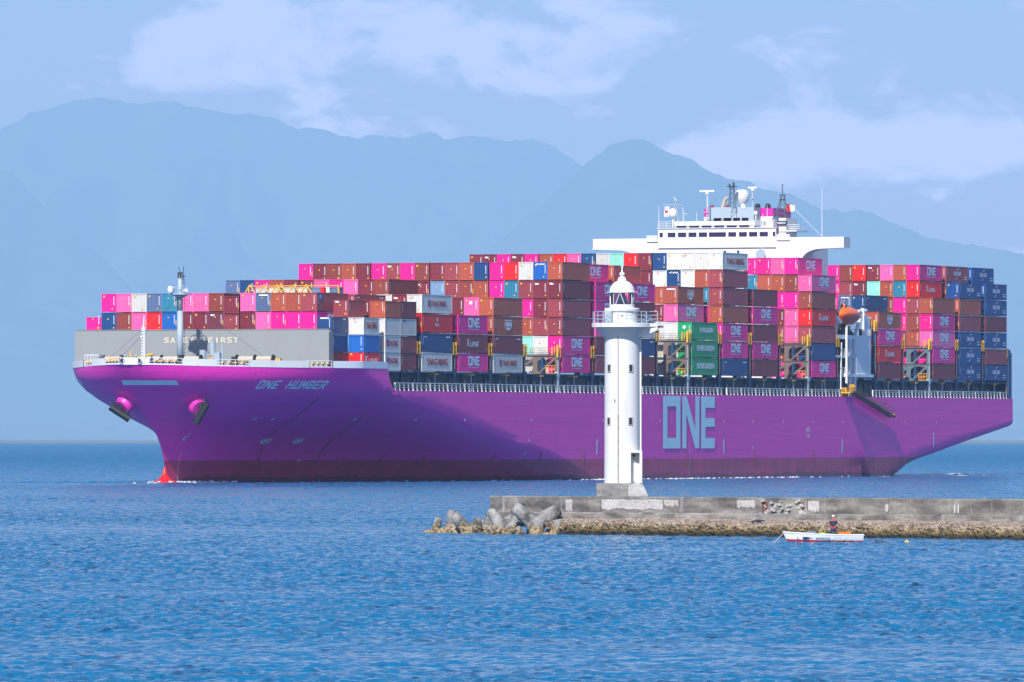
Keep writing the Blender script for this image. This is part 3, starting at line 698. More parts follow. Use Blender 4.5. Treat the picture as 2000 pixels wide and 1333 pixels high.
# lashing bridges in the gaps between bays
def lashing_bridge(u, levels, v_open=0.0, mat=m_deckb, full=True):
    """athwartship frame standing between two bays; the outboard panels show where rows are missing"""
    lb = empty('lashing_bridge', (u, 0, 13.7), 0, ship)
    top = 2.96 + levels * 2.92 + .1
    for y in (-19.6, -14.4, -9.6, -4.6):
        mb = MB(); mb.box(-.28, .28, y - .22, y + .22, 0, top - .12); mb.build('post', mat, lb)
    mb = MB(); mb.box(-.28, .28, -22.32, -21.9, 0, top - .12)
    mb.box(-.42, .42, -22.4, -21.9, 2.4, 3.3); mb.tube((-.4, -22.2, 2.6), (-.9, -22.2, 3.2), .2, n=5); mb.tube((.4, -22.2, 2.6), (.9, -22.2, 3.2), .2, n=5)
    mb.build('post', mat if v_open == 0 else m_mast, lb)
    mb = MB(); mb.box(-.55, .55, -22.3, 22.3, top - .12, top); 
    if levels > 1: mb.box(-.5, .5, -22.3, -10, top - 3.0, top - 2.9)
    mb.build('walkway', m_beige if v_open else mat, lb)
    # railing: yellow ends, thin brown rails
    mb = MB()
    for s_ in (-1, 1):
        for z in (.4, .75, 1.1):
            mb.tube((s_ * .5, -22.3, top + z), (s_ * .5, 22.3, top + z), .03, n=4)
        for i in range(30): mb.tube((s_ * .5, -22.3 + i * 1.54, top), (s_ * .5, -22.3 + i * 1.54, top + 1.1), .03, n=4)
    mb.build('railing', m_beige, lb)
    mb = MB()
    for s_ in (-1, 1):
        mb.box(s_ * .55 - .12, s_ * .55 + .12, -22.45, -22.2, top - .4, top + 1.55)
        mb.box(s_ * .55 - .1, s_ * .55 + .1, -21.5, -21.35, top - .1, top + 1.3)
    mb.box(-.6, .6, -22.42, -22.3, top + 1.0, top + 1.15); mb.box(-.6, .6, -22.42, -22.3, top + .2, top + .35)
    mb.build('end_gate', m_yel, lb)
    mb = MB(); mb.box(-.10, .10, -22.42, -22.18, 3.4, top - .4); mb.build('ladder_post', m_beige, lb)
    if v_open:
        pan = MB()                                 # beige panels with cut-outs and braces, facing forward
        for L in range(levels):
            z0, z1 = 3.0 + L * 2.92, 3.0 + (L + 1) * 2.92
            y1 = -22.2; ym = -22.2 + v_open * .5; y0 = -22.2 + v_open
            pan.box(-.36, -.30, ym - .45, ym + .35, z0, z1); pan.box(-.36, -.30, y1, ym - .45, z1 - .38, z1); pan.box(-.36, -.30, y1, y1 + .35, z0, z1 - .38)
            pan.box(-.36, -.30, ym + .35, y0, z1 - .22, z1)
            pan.add([(-.40, ym - .4, z0), (-.40, ym - .75, z0), (-.40, y1 + .1, z1 - .5), (-.40, y1 + .3, z1 - .15),
                     (-.31, ym - .4, z0), (-.31, ym - .75, z0), (-.31, y1 + .1, z1 - .5), (-.31, y1 + .3, z1 - .15)], [(0,1,2,3),(7,6,5,4),(0,4,5,1),(1,5,6,2),(2,6,7,3),(3,7,4,0)])
            # corner gussets that round the opening
            pan.add([(-.355, ym - .45, z1 - .38), (-.355, ym - 1.1, z1 - .38), (-.355, ym - .45, z1 - 1.0)], [(0, 1, 2)])
            pan.add([(-.355, y1 + .35, z1 - .38), (-.355, y1 + .95, z1 - .38), (-.355, y1 + .35, z1 - 1.0)], [(0, 1, 2)])
            pan.add([(-.355, ym - .45, z0), (-.355, ym - 1.0, z0), (-.355, ym - .45, z0 + .6)], [(0, 1, 2)])
            if L == 0:
                pan.add([(-.40, y0, z0), (-.40, y0 - .35, z0), (-.40, ym + .3, z1 - .9), (-.40, ym + .3, z1 - .4), (-.31, y0, z0), (-.31, y0 - .35, z0), (-.31, ym + .3, z1 - .9), (-.31, ym + .3, z1 - .4)],
                        [(0,1,2,3),(7,6,5,4),(0,4,5,1),(1,5,6,2),(2,6,7,3),(3,7,4,0)])
            for z in (z0 + .9, z0 + 1.3): pan.tube((-.2, y1, z), (-.2, y0, z), .03, n=4)
        pan.build('truss_panel', m_beige if u < 200 else m_truss, lb)
        mb = MB(); 
        for i in range(4): mb.tube((-.6, -21.9 + i * .5, 3.05), (-.6, -21.9 + i * .5, 4.3), .05, n=4)
        for z in (3.1, 3.7, 4.3): mb.tube((-.6, -21.9, z), (-.6, -20.4, z), .05, n=4)
        mb.build('ladder_cage', m_yel, lb)
    return lb
for k in list(range(1, 13)):
    lv = 1 if k <= 5 else 2
    lashing_bridge(BAY[k] - 1.23, lv, 7.6 if k in (4, 8, 12) else 0.0)
lashing_bridge(BAY[0] - 1.23, 1)
for k in range(21, 25): lashing_bridge(BAY[k] - 1.23, 2, 7.6 if k == 22 else 0.0)
lashing_bridge(BAY[12] + 13.4, 2); lashing_bridge(BAY[20] - 1.23, 3)
# stern bulkhead
mb = MB(); mb.box(282.5, 282.9, -22.8, 22.8, 13.7, 22.0); mb.box(281.6, 282.5, -22.7, -22.3, 13.7, 22.6); mb.build('stern_bulkhead', m_deckb, ship)
mb = MB(); mb.tube((281.2, -22.3, 14), (281.6, -22.2, 22.3), .16, n=6); mb.box(281.2, 281.6, -22.6, -22.3, 21, 22.8); mb.build('stern_post', m_beige, ship)

# --- rail along the main deck (welded to the hull, one run before and one abaft the tower)
def deck_rail(u0, u1, y=-22.55):
    mb = MB(); z = 13.72
    for i in range(int((u1 - u0) / 1.75) + 1):
        u = u0 + i * 1.75 + random.uniform(-.08, .08); w = .15 if i % 4 == 0 else .10
        mb.tube((u, y + .02, z + .25), (u, y + .02, z + 1.18), w, n=4); mb.tube((u - .0, y - .12, z + .0), (u, y + .02, z + .27), w, n=4)
    for zz, r_ in ((1.18, .08), (.85, .045), (.5, .045)): mb.tube((u0, y, z + zz), (u1, y, z + zz), r_, n=4)
    mb.build('deck_railing', m_white, ship)
random.seed(3)
deck_rail(-11.0, 132.0); deck_rail(133.5, 191); deck_rail(207, 281)
# clutter on the side passage
mb = MB()
for i in range(70):
    u = random.uniform(-9, 280); 
    if 186 < u < 208: continue
    s_ = random.choice((PM['G'], m_yel, m_white, m_mast)); w = random.uniform(.15, .4); h = random.uniform(.4, 1.1)
    mb = MB(); mb.box(u, u + w, -21.6, -21.2, 13.72, 13.72 + h); mb.box(u - .04, u + w + .04, -21.64, -21.16, 13.72 + h * .8, 13.72 + h * .86); mb.build('deck_locker', s_, ship)

# --- superstructure
UB = 191.5
mb = MB(); mb.box(UB, 205, -15.0, 15.5, 13.7, 39.4)
house = mb.build('deckhouse', m_white, ship)
mb = MB()
for y in (-1.2, -3.65): mb.box(UB - .04, UB + .05, y, y + .42, 38.2, 38.9)
mb.build('porthole', m_dark, house)
# wings with the curved brackets under them
for s_ in (-1, 1):
    wing = MB()
    y_end = -22.7 if s_ == -1 else 23.4
    y_in = 15.0 * s_
    arc = [(y_in, 37.0)] + [(y_in + s_ * 3.6 * (1 - math.cos(a)), 37.0 + 2.1 * math.sin(a)) for a in [i * math.pi / 2 / 8 for i in range(1, 9)]]
    wing.prism(arc + [(y_end, 39.25), (y_end, 39.5), (y_in, 39.5)], 'x', UB + .02, UB + 3.2)
    wing.box(UB, UB + .12, min(y_in * .68, y_end), max(y_in * .68, y_end), 39.4, 41.1); wing.box(UB + 3.0, UB + 3.12, min(y_in * .68, y_end), max(y_in * .68, y_end), 39.45, 41.1)
    wing.box(UB, UB + 3.1, y_end - (.0 if s_ == -1 else .12), y_end + (.12 if s_ == -1 else 0), 39.45, 41.1)
    wing.box(UB - .15, UB + 3.2, y_end - .05, y_end + .05, 39.2, 39.36)
    w_o = wing.build('bridge_wing', m_white, ship)

mb = MB(); mb.box(UB - .25, UB - .05, 11.3, 13.3, 40.5, 41.5); mb.box(UB - .25, UB - .05, -12.9, -10.5, 40.6, 41.5); mb.box(UB - .3, UB, 11.3, 13.3, 41.45, 41.6); mb.box(UB - .3, UB, -12.9, -10.5, 41.45, 41.6)
mb.build('wing_house', m_white, w_o)
mb = MB(); mb.prism([(-7.2, 37.2), (-8.1, 37.2), (-8.5, 38.0), (-8.2, 38.9), (-7.6, 39.1), (-6.9, 38.7), (-6.8, 37.8)], 'x', UB - .5, UB + .02); mb.build('mooring_recess', m_mast, house)
wh = MB()
wh.box(UB - .3, UB + 9, -10.4, 11.2, 39.4, 41.25); wh.box(UB - .3, UB + 9, -10.4, 11.2, 42.05, 42.75)
WIN = [(10.91, 10.3), (9.41, 7.98), (7.53, 6.0), (5.59, 4.12), (3.69, 2.17), (1.84, -1.28), (-1.71, -3.16), (-3.66, -5.13), (-5.51, -7.02), (-7.45, -8.97), (-9.85, -10.3)]
edge = 11.2
for a, b in WIN: wh.box(UB - .3, UB - .1, a, edge, 41.25, 42.05); edge = b
wh.box(UB - .3, UB - .1, -10.4, edge, 41.25, 42.05); wh.box(UB + .2, UB + 9, -10.4, -10.2, 41.25, 42.05); wh.box(UB + .2, UB + 9, 11.0, 11.2, 41.25, 42.05)
who = wh.build('wheelhouse', m_white, ship)
for i, (a, b) in enumerate(WIN):
    mb = MB(); mb.box(UB - .12, UB - .06, b, a, 41.25, 42.05); mb.build('window', m_glass, who)
# rust weeps over the windows
mb = MB(); mb.box(UB - .5, UB + 9.2, -10.6, 11.4, 42.75, 42.86); mb.box(UB + 1.2, UB + 7, -6.0, 8.75, 43.3, 44.0); mb.box(UB + 1.5, UB + 1.6, -5.8, 8.5, 42.86, 43.3)
mb.build('monkey_island', m_white, ship)
mb = MB()
for k in range(6): mb.box(UB + 1.45, UB + 1.5, -4.9 + k * 2.3, -3.1 + k * 2.3, 42.92, 43.28)
mb.build('roof_window', [m_glass], ship)
def railbox(name, pts, z, h, mat=m_white, r=.045, step=1.2, closed=False):
    mb = MB()
    for a, b in zip(pts[:-1], pts[1:]):
        a = Vector((a[0], a[1], z)); b = Vector((b[0], b[1], z)); n = max(1, int((b - a).length / step))
        for i in range(n + 1):
            q = a.lerp(b, i / n); mb.tube(q, q + Vector((0, 0, h)), r, n=4)
        for zz in (h, h * .66, h * .33): mb.tube(a + Vector((0, 0, zz)), b + Vector((0, 0, zz)), r, n=4)
    return mb.build(name, mat, ship)
railbox('roof_railing', [(UB + 8, 11.2), (UB - .3, 11.2), (UB - .3, 8)], 42.86, 1.1); railbox('roof_railing', [(UB - .3, -6.3), (UB - .3, -10.5), (UB + 8, -10.5)], 42.86, 1.1)
railbox('wing_railing', [(UB + 1.2, -12.0), (UB + 1.2, -14.2), (UB + 4, -14.2)], 42.3, 1.0)
# port roof hut with the black name board
mb = MB(); mb.box(UB + .4, UB + 6, -12.0, -10.7, 40, 44.4); mb.box(UB + .2, UB + 6.2, -14.0, -10.8, 42.1, 42.3); mb.build('stair_hut', m_white, ship)
mb = MB(); mb.box(UB + .1, UB + .25, -12.3, -10.3, 43.2, 43.95)
nb = mb.build('name_board', m_black, ship)
V_, F_ = stroke_text('HUMBER', 0, .17, .27, .3, .06, .05, seg=1)
mb = MB(); mb.add([(UB + .08, -10.5 - x, 43.42 + z) for x, z in V_], F_); mb.build('lettering', m_mark, nb, fix=False)
# funnel and casing
fn = empty('funnel', (UB + 14, 0, 39.4), 0, ship)
mb = MB(); mb.box(0, 9, -4.8, 8.0, 0, 5.7); mb.build('casing', m_white, fn)
mb = MB(); mb.box(-.02, 9.02, -4.82, 8.02, 5.7, 7.15); mb.build('top_band', paint('funnel_magenta', (0.55, 0.01, 0.30, 1), .45, .05, .1), fn)
for y, z in ((-1.2, 7.15), (-3.1, 7.15)):
    mb = MB(); mb.lathe([(.5, 0), (.5, .45), (.38, .7), (.12, .85)], c=(2, y, z)); mb.build('exhaust_pipe', m_black, fn, smooth=True)
for y in (6.9, 4.0):
    mb = MB(); mb.lathe([(.35, 0), (.35, .5), (.25, .6)], c=(1, y, 7.15)); mb.build('exhaust_pipe', paint('exhaust_maroon', (.25, .02, .03, 1), .6, .1, .1), fn)
rh = empty('radar_house', (UB + 10.5, 0, 42.8), 0, ship)
mb = MB(); mb.box(0, .25, -2.5, 5.85, 2.0, 3.75); mb.box(0, .25, -2.5, -1.5, 0, 2.0); mb.box(0, .25, 4.95, 5.85, 0, 2.0); mb.box(.25, 3.2, -2.5, -2.3, 0, 3.75); mb.box(.25, 3.2, 5.65, 5.85, 0, 3.75); mb.box(0, 3.2, -2.5, 5.85, 3.75, 3.85)
for y in (-.1, 1.5, 3.3): mb.box(0, .2, y - .15, y + .15, 0, 2.0)
mb.build('casing', m_mast, rh)
mb = MB(); mb.box(2.5, 2.6, -2.2, 5.6, 0, 2.0); mb.build('recess', paint('dark_red', (.18, .01, .05, 1), .6, 0, .1), rh)
mb = MB(); mb.tube((.9, 3.6, 3.85), (.8, 3.2, 5.0), .33, n=12); mb.tube((.8, 3.2, 5.0), (.6, 2.7, 5.6), .33, .3, n=12); mb.tube((.9, 3.9, 0.1), (.9, 3.6, 1.9), .33, n=12); mb.build('vent_pipe', m_rope, rh)
sd = MB(); sd.lathe([(.35, 0), (.45, .4), (1.05, 1.0), (1.32, 1.9), (1.2, 2.6), (.85, 3.0), (.3, 3.1)], c=(1.4, .2, 3.85), n=20); sd.build('satellite_dome', paint('dome_grey', (.62, .63, .64, 1), .4, 0, .1), rh, smooth=True)
mb = MB(); mb.tube((.3, -.55, 4.0), (-.1, -.55, 4.0), .35, .42, n=14); mb.build('searchlight', m_white, rh)
def radar(x, y, z0, z1, half, name='radar_scanner'):
    r0 = empty(name, (x, y, z0), 0, ship); mb = MB(); mb.tube((0, 0, 0), (0, 0, z1 - z0), .14, n=8); mb.box(-.4, .4, -.5, .5, (z1 - z0) * .45, (z1 - z0) * .45 + .1); mb.build('post', m_mast, r0)
    mb = MB(); mb.box(-.12, .12, -half, half, z1 - z0, z1 - z0 + .28); mb.tube((0, 0, z1 - z0 - .4), (0, 0, z1 - z0), .3, .2, n=10); mb.build('scanner_bar', m_white, r0)
radar(UB + 8.5, 5.4, 42.8, 49.3, 1.35); radar(UB + 11.5, -1.9, 46.6, 49.9, .8)
def lattice(x, y, z0, z1, b0, b1, mat=m_lat, name='lattice_mast', leanx=0, leany=0):
    mb = MB(); n = max(3, int((z1 - z0) / .75)); P = []
    for i in range(n + 1):
        s_ = i / n; b = b0 + (b1 - b0) * s_; c = (x + leanx * s_, y + leany * s_)
        P.append([Vector((c[0] - b, c[1] - b, z0 + (z1 - z0) * s_)), Vector((c[0] + b, c[1] - b, z0 + (z1 - z0) * s_)), Vector((c[0] + b, c[1] + b, z0 + (z1 - z0) * s_)), Vector((c[0] - b, c[1] + b, z0 + (z1 - z0) * s_))])
    for i in range(n):
        for k in range(4):
            mb.tube(P[i][k], P[i+1][k], .06, n=4); mb.tube(P[i][k], P[i+1][(k+1) % 4], .035, n=4); mb.tube(P[i+1][k], P[i+1][(k+1) % 4], .035, n=4)
    return mb.build(name, mat, ship)
lattice(UB + 9, 1.0, 46.6, 50.1, .5, .3); mb = MB(); mb.box(UB + 8.3, UB + 9.7, .3, 1.7, 50.1, 50.25); mb.tube((UB + 9, .7, 50.2), (UB + 9, .7, 50.9), .18, n=8); mb.tube((UB + 9, 1.3, 50.2), (UB + 9, 1.5, 50.6), .16, n=8); mb.build('mast_lamp', m_dark, ship)
lattice(UB + 4.5, -9.9, 43, 48.6, 1.0, .25, m_lat); mb = MB(); mb.tube((UB + 4.5, -9.9, 48.6), (UB + 4.5, -9.9, 50.3), .09, n=6); mb.box(UB + 4.3, UB + 4.7, -10.5, -9.3, 48.4, 48.55); mb.box(UB + 4.3, UB + 4.7, -10.3, -9.5, 47.6, 47.9); mb.tube((UB + 4.5, -10.2, 50.2), (UB + 4.5, -9.7, 50.35), .09, n=5)
mb.tube((UB + 4.5, -10.4, 46.9), (UB + 4.5, -12.1, 46.9), .06, n=4); mb.tube((UB + 4.5, -7.9, 43.9), (UB + 4.5, -9.7, 48.0), .08, n=4); mb.build('signal_mast', m_lat, ship)
lattice(UB + 4.5, 9.3, 43, 47.6, .45, .12, m_mast, leany=.5); mb = MB(); mb.tube((UB + 4.5, 8.5, 47.0), (UB + 4.5, 12.2, 47.0), .06, n=4); mb.tube((UB + 4.5, 9.5, 47.6), (UB + 4.5, 10.1, 48.3), .16, n=6); mb.tube((UB + 4.5, 8.2, 43), (UB + 4.5, 8.4, 46.6), .16, n=8); mb.box(UB + 4.3, UB + 4.7, 7.5, 8.3, 45.3, 45.5); mb.build('signal_mast', m_mast, ship)
mb = MB(); mb.lathe([(.3, 0), (.7, .3), (.78, .9), (.6, 1.4), (.15, 1.65)], c=(UB + 4.5, 10.25, 44.75), n=16); mb.tube((UB + 4.5, 10.25, 42.8), (UB + 4.5, 10.25, 44.8), .12, n=6); mb.build('satellite_dome', m_white, ship, smooth=True)
mb = MB(); mb.lathe([(.12, 0), (.34, .15), (.34, .5), (.1, .7)], c=(UB + 4, -5.2, 45.1), n=12); mb.tube((UB + 4, -5.2, 42.8), (UB + 4, -5.2, 45.1), .07, n=6); mb.build('satellite_dome', m_white, ship, smooth=True)
mb = MB()
for (y, z0, z1) in ((11.9, 42.8, 46.8), (-18.0, 41, 49.6), (4.9, 42.8, 45.6), (-8.0, 42.8, 46.6), (-7.2, 42.8, 45.2), (2.9, 46.5, 48.6)): mb.tube((UB + 2, y, z0), (UB + 2, y, z1), .07, .03, n=5)
mb.tube((UB + 4.4, -12.2, 46), (UB + 2, -17.8, 41.4), .03, n=4); mb.build('whip_antenna', m_white, ship)

def flag(x, y0, y1, z0, z1, label, kind):
    f = empty('flag', ship.matrix_basis @ Vector((x, y0, z0)), ROT); tag(f, label, 'flag')
    W_ = abs(y1 - y0); Hh = z1 - z0; mb = MB(); nx, nz = 12, 8; s_ = 1 if y1 > y0 else -1
    vs = [(0.22 * math.sin(i / nx * 6 + j * .3), s_ * W_ * i / nx, Hh * j / nz - .1 * math.sin(i / nx * 3)) for j in range(nz + 1) for i in range(nx + 1)]
    fs = []; ms = []
    for j in range(nz):
        for i in range(nx):
            a = j * (nx + 1) + i; fs.append((a, a + 1, a + nx + 2, a + nx + 1))
            if kind == 'half': ms.append(1 if i < nx // 2 else 0)
            else: ms.append(1 if ((i + .5) / nx - .5) ** 2 * W_ ** 2 + ((j + .5) / nz - .5) ** 2 * Hh ** 2 < (.17 * Hh) ** 2 else 0)
    mb.v = vs; mb.f = fs; mb.m = ms; mb.build('cloth', [m_white, paint('flag_red', (.65, .01, .015, 1), .8, 0, 0)], f, fix=False)
flag(UB + 4.5, -10.6, -12.1, 45.7, 46.9, 'red and white flag flying beside the black lattice mast', 'half')
flag(UB + 4.5, 11.9, 11.0, 45.0, 46.8, 'white flag with red disc on the left mast of the bridge', 'disc')

# --- lifeboat tower at the ship's side
tw = empty('boat_tower', (0, 0, 0), 0, ship)
mb = MB()
mb.box(188.4, 206.6, -22.4, -18.6, 23.6, 24.3); mb.box(188.4, 206.6, -22.4, -18.6, 20.4, 20.8); mb.box(192.4, 207.4, -22.6, -18.6, 17.1, 17.6)
mb.build('platform', m_bg, tw)
for u in (195.6, 198.0): mb = MB(); mb.box(u, u + .8, -22.4, -21.9, 13.7, 23.6); mb.build('column', m_bg, tw)
for u in (191.4, 204.0): mb = MB(); mb.box(u, u + .5, -19.2, -18.7, 13.7, 23.6); mb.build('column', m_bg, tw)
mb = MB(); mb.box(198.8, 206.4, -22.42, -22.2, 17.6, 23.6); mb.box(198.8, 206.4, -22.2, -19, 17.6, 17.7); mb.box(202.6, 206.2, -22.3, -22.1, 24.3, 27.3); mb.box(200.5, 205.6, -19.0, -18.8, 24.3, 29.0); mb.build('side_panel', m_bg, tw)
mb = MB(); mb.box(188.4, 206.6, -18.6, -18.4, 13.7, 24.3); mb.box(199, 206.6, -15.5, -15.2, 13.7, 28); mb.build('back_panel', m_deckb, tw)
for a_, b_, r_ in (((192.8, -22.7, 16), (192.8, -22.7, 26), .22), ((202.2, -22.5, 24.3), (202.2, -22.5, 29), .18), ((190.8, -22.3, 15), (191.2, -22.3, 23), .18)): mb = MB(); mb.tube(a_, b_, r_, n=8); mb.build('pole', m_white, tw)
mb = MB(); mb.tube((189.0, -21.9, 24.3), (191.9, -21.9, 30.3), .35, .22, n=8); mb.tube((191.5, -21.9, 30.3), (193.0, -22.3, 29.2), .14, n=6); mb.build('davit', m_white, tw); mb = MB(); mb.tube((199.5, -21.9, 24.3), (203.2, -21.9, 28.8), .3, n=8); mb.tube((200.5, -22, 28.4), (205.0, -22, 28.6), .32, n=8); mb.tube((201.5, -22, 27.9), (206.8, -22, 27.2), .3, n=8); mb.tube((188.9, -22, 27.5), (191, -22.2, 26.4), .35, n=8)
mb.build('davit', m_white, tw)
mb = MB(); mb.tube((193.0, -21.5, 26.2), (194.5, -21.5, 24.5), .5, n=10); mb.tube((194.0, -21.5, 25.8), (198.5, -21.5, 24.4), .6, n=10); mb.box(192.8, 197, -21.9, -21.2, 24.3, 25.9); mb.box(189.4, 190.6, -22, -21.4, 24.3, 25.6); mb.build('winch', m_black, tw)
mb = MB()
for z in (17.6, 20.8):
    for i in range(5): mb.tube((191.5 + i, -22.4, z), (191.5 + i, -22.4, z + 1.1), .07, n=4)
    mb.tube((190.5, -22.4, z + 1.1), (196.5, -22.4, z + 1.1), .06, n=4)
for i in range(6): mb.tube((202.6 + i * .7, -22.5, 24.3), (202.6 + i * .7, -22.5, 25.4), .05, n=4)
mb.build('railing', m_white, tw)
mb = MB(); mb.tube((206.9, -21.8, 22.7), (206.9, -21.8, 22.0), .6, .5, n=10); mb.build('life_ring', m_ora, tw)
mb = MB()
for u in (191.0, 191.8, 193.0, 193.8): mb.box(u, u + .45, -22.6, -22.3, 13.8, 15.3)
mb.build('gate_post', m_yel, tw)
lb_ = empty('lifeboat', ship.matrix_basis @ Vector((195.0, -21.9, 26.2)), ROT)
tag(lb_, 'orange enclosed lifeboat hanging in davits below the white bridge', 'lifeboat')
def boatshell(L, Bm, prof, mat, name, parent, m2=None):
    """prof: list of (z, half-breadth factor, length factor)"""
    ns = 20; vs = []; fs = []
    for z, bf, lf in prof:
        for side in (1,):
            for i in range(2 * ns):
                a = math.pi * i / ns; c, s_ = math.cos(a), math.sin(a)
                vs.append((L / 2 * lf * math.copysign(abs(c) ** .8, c), Bm / 2 * bf * math.copysign(abs(s_) ** .75, s_), z))
    n = 2 * ns
    for j in range(len(prof) - 1):
        for i in range(n): fs.append((j*n+i, j*n+(i+1) % n, (j+1)*n+(i+1) % n, (j+1)*n+i))
    fs.append(tuple(range(n - 1, -1, -1))); fs.append(tuple(range((len(prof)-1)*n, len(prof)*n)))
    mb = MB(); mb.v = vs; mb.f = fs; mb.m = [0] * len(fs); return mb.build(name, mat, parent, smooth=True)
m_lb = paint('lifeboat_orange', (0.92, 0.16, 0.01, 1), .35, 0, .1); m_lb2 = paint('lifeboat_red', (0.80, 0.07, 0.012, 1), .35, 0, .15)
boatshell(9.6, 3.2, [(-.1, .15, .62), (.25, .6, .78), (.8, .92, .93), (1.35, 1.0, 1.0), (1.45, 1.04, 1.01)], m_lb2, 'hull', lb_)
boatshell(9.6, 3.2, [(1.45, 1.0, 1.0), (1.9, .95, .93), (2.4, .8, .78), (2.75, .5, .6), (2.9, .2, .4)], m_lb, 'canopy', lb_)
mb = MB(); mb.lathe([(.75, 0), (.7, .4), (.5, .75), (.2, .85)], c=(-1.8, 0, 2.6), n=14); mb.build('cockpit', m_lb, lb_, smooth=True)
mb = MB(); mb.box(-2.5, -1.9, -.75, -.6, 2.95, 3.2); mb.box(-2.58, -2.4, -.3, .3, 2.95, 3.2); mb.build('window', m_dark, lb_)
# --- gangway lowered down the side
gw = empty('gangway', (0, 0, 0), 0, ship)
a = Vector((192.2, -23.4, 14.6)); b = Vector((213.8, -23.4, 10.3)); dv = b - a
mb = MB(); mb.tube(a, b, .22, n=4); mb.tube(a + Vector((0, -.8, 0)), b + Vector((0, -.8, 0)), .22, n=4)
for i in range(30): q = a + dv * (i / 29); mb.box(q.x - .15, q.x + .15, -24.1, -23.5, q.z - .05, q.z + .05)
mb.build('stair', m_black, gw)
mb = MB()
for y in (-23.3, -24.3):
    for i in range(20): q = a + dv * (i / 19); mb.tube((q.x, y, q.z), (q.x, y, q.z + 1.2), .04, n=4)
    for zz in (.6, 1.2): mb.tube((a.x, y, a.z + zz), (b.x, y, b.z + zz), .045, n=4)
mb.build('handrail', m_beige, gw)
mb = MB(); mb.box(b.x, b.x + 1.2, -24.3, -23.3, b.z - .1, b.z + .05); mb.box(b.x, b.x + .1, -24.3, -23.3, b.z, b.z + .5); mb.build('landing', m_yel, gw)
mb = MB(); mb.box(190.5, 193.5, -24.2, -22.6, 14.3, 14.5)
for i in range(5): mb.tube((190.7 + i * .6, -24.1, 14.4), (190.7 + i * .6, -24.1, 15.8), .1, n=4)
mb.build('gangway_head', m_yel, gw)

# ------------------------------------------------------------------ the containers
GR = 'containers stacked on the ship'
_cm = {}
def container_mesh(L, Hh, key, variant):
    k = (round(L, 2), round(Hh, 2), key, variant)
    if k in _cm: return _cm[k]
    mb = MB(); x0, x1, y0, y1 = -L / 2, L / 2, -1.219, 1.219; P = .15
    for x in (x0, x1 - P):
        for y in (y0, y1 - P): mb.box(x, x + P, y, y + P, 0, Hh, 0)
    def corr(a, b, zb, zt, n, depth, face):
        """trapezoid-corrugated sheet from a to b; face maps (s, d, z) to a point, d going inward"""
        w = (b - a) / n; pts = []
        for i in range(n):
            s = a + i * w; pts += [(s, 0), (s + .28 * w, 0), (s + .5 * w, depth), (s + .78 * w, depth)]
        pts.append((b, 0)); vs = []; fs = []
        for s, d_ in pts: vs += [face(s, d_, zb), face(s, d_, zt)]
        for i in range(len(pts) - 1): fs.append((2*i, 2*i+2, 2*i+3, 2*i+1))
        mb.add(vs, fs, 0)
    zb, zt = .17, Hh - .13
    corr(y0 + P, y1 - P, zb, zt, 8, .11, lambda s, d_, z: (x0 + .02 + d_, s, z))
    corr(y0 + P, y1 - P, zb, zt, 4, .03, lambda s, d_, z: (x1 - .03 - d_, s, z))
    nn = 26 if L > 8 else 13
    corr(x0 + P, x1 - P, zb, zt, nn, .022, lambda s, d_, z: (s, y0 + .02 + d_, z))
    corr(x0 + P, x1 - P, zb, zt, nn, .022, lambda s, d_, z: (s, y1 - .02 - d_, z))
    mb.box(x0 + .05, x1 - .05, y0 + .05, y1 - .05, Hh - .13, Hh - .06, 0)
    for y in (y0, y1 - .09): mb.box(x0 + P, x1 - P, y, y + .09, .05, .17, 0); mb.box(x0 + P, x1 - P, y, y + .09, Hh - .13, Hh - .03, 0)
    for x in (x0, x1 - .1): mb.box(x, x + .1, y0 + P, y1 - P, .05, .17, 0); mb.box(x, x + .1, y0 + P, y1 - P, Hh - .13, Hh - .03, 0)
    mb.box(x0 + .1, x1 - .1, y0 + .09, y1 - .09, .05, .12, 3)
    # code strip and stickers on the front end, code on the side
    xe = x0 - .008
    def tagr(ya, yb, za, zb_, m): mb.add([(xe, ya, za), (xe, yb, za), (xe, yb, zb_), (xe, ya, zb_)], [(0, 1, 2, 3)], m)
    if key not in 'w': 
        for i in range(7): tagr(-.86, -.74, 1.05 + i * .19, 1.18 + i * .19, 1)
    rr = random.Random(variant * 7 + 1)
    if variant != 4:
        tagr(-.95 + .1 * variant, -.75 + .1 * variant, .38, .60, 2)
    if variant in (1, 2): tagr(.05, .25, 1.7, 1.9, 2)
    if variant == 2: tagr(-.85, -.55, .35, .66, 2)
    if variant == 3: tagr(.65, .92, 2.2, 2.5, 2)
    if variant == 4: tagr(-1.12, -1.02, .8, 1.6, 2); tagr(.1, .26, 1.9, 2.1, 2)
    ys = y0 - .006
    mcol = 1 if key != 'w' else 4
    for i in range(5): mb.add([(x0 + .45, ys, Hh - 1.7 + i * .26), (x0 + .62, ys, Hh - 1.7 + i * .26), (x0 + .62, ys, Hh - 1.53 + i * .26), (x0 + .45, ys, Hh - 1.53 + i * .26)], [(0, 1, 2, 3)], mcol)
    if variant in (0, 3): mb.add([(x1 - .8, ys, .45), (x1 - .6, ys, .45), (x1 - .6, ys, .75), (x1 - .8, ys, .75)], [(0, 1, 2, 3)], 2)
    me = bpy.data.meshes.new('shipping_container'); me.from_pydata(mb.v, [], mb.f)
    for m in (PM[key], m_mark, m_yel, m_dark, m_mast): me.materials.append(m)
    me.polygons.foreach_set('material_index', mb.m); me.update()
    _cm[k] = me; return me
_lt = {}
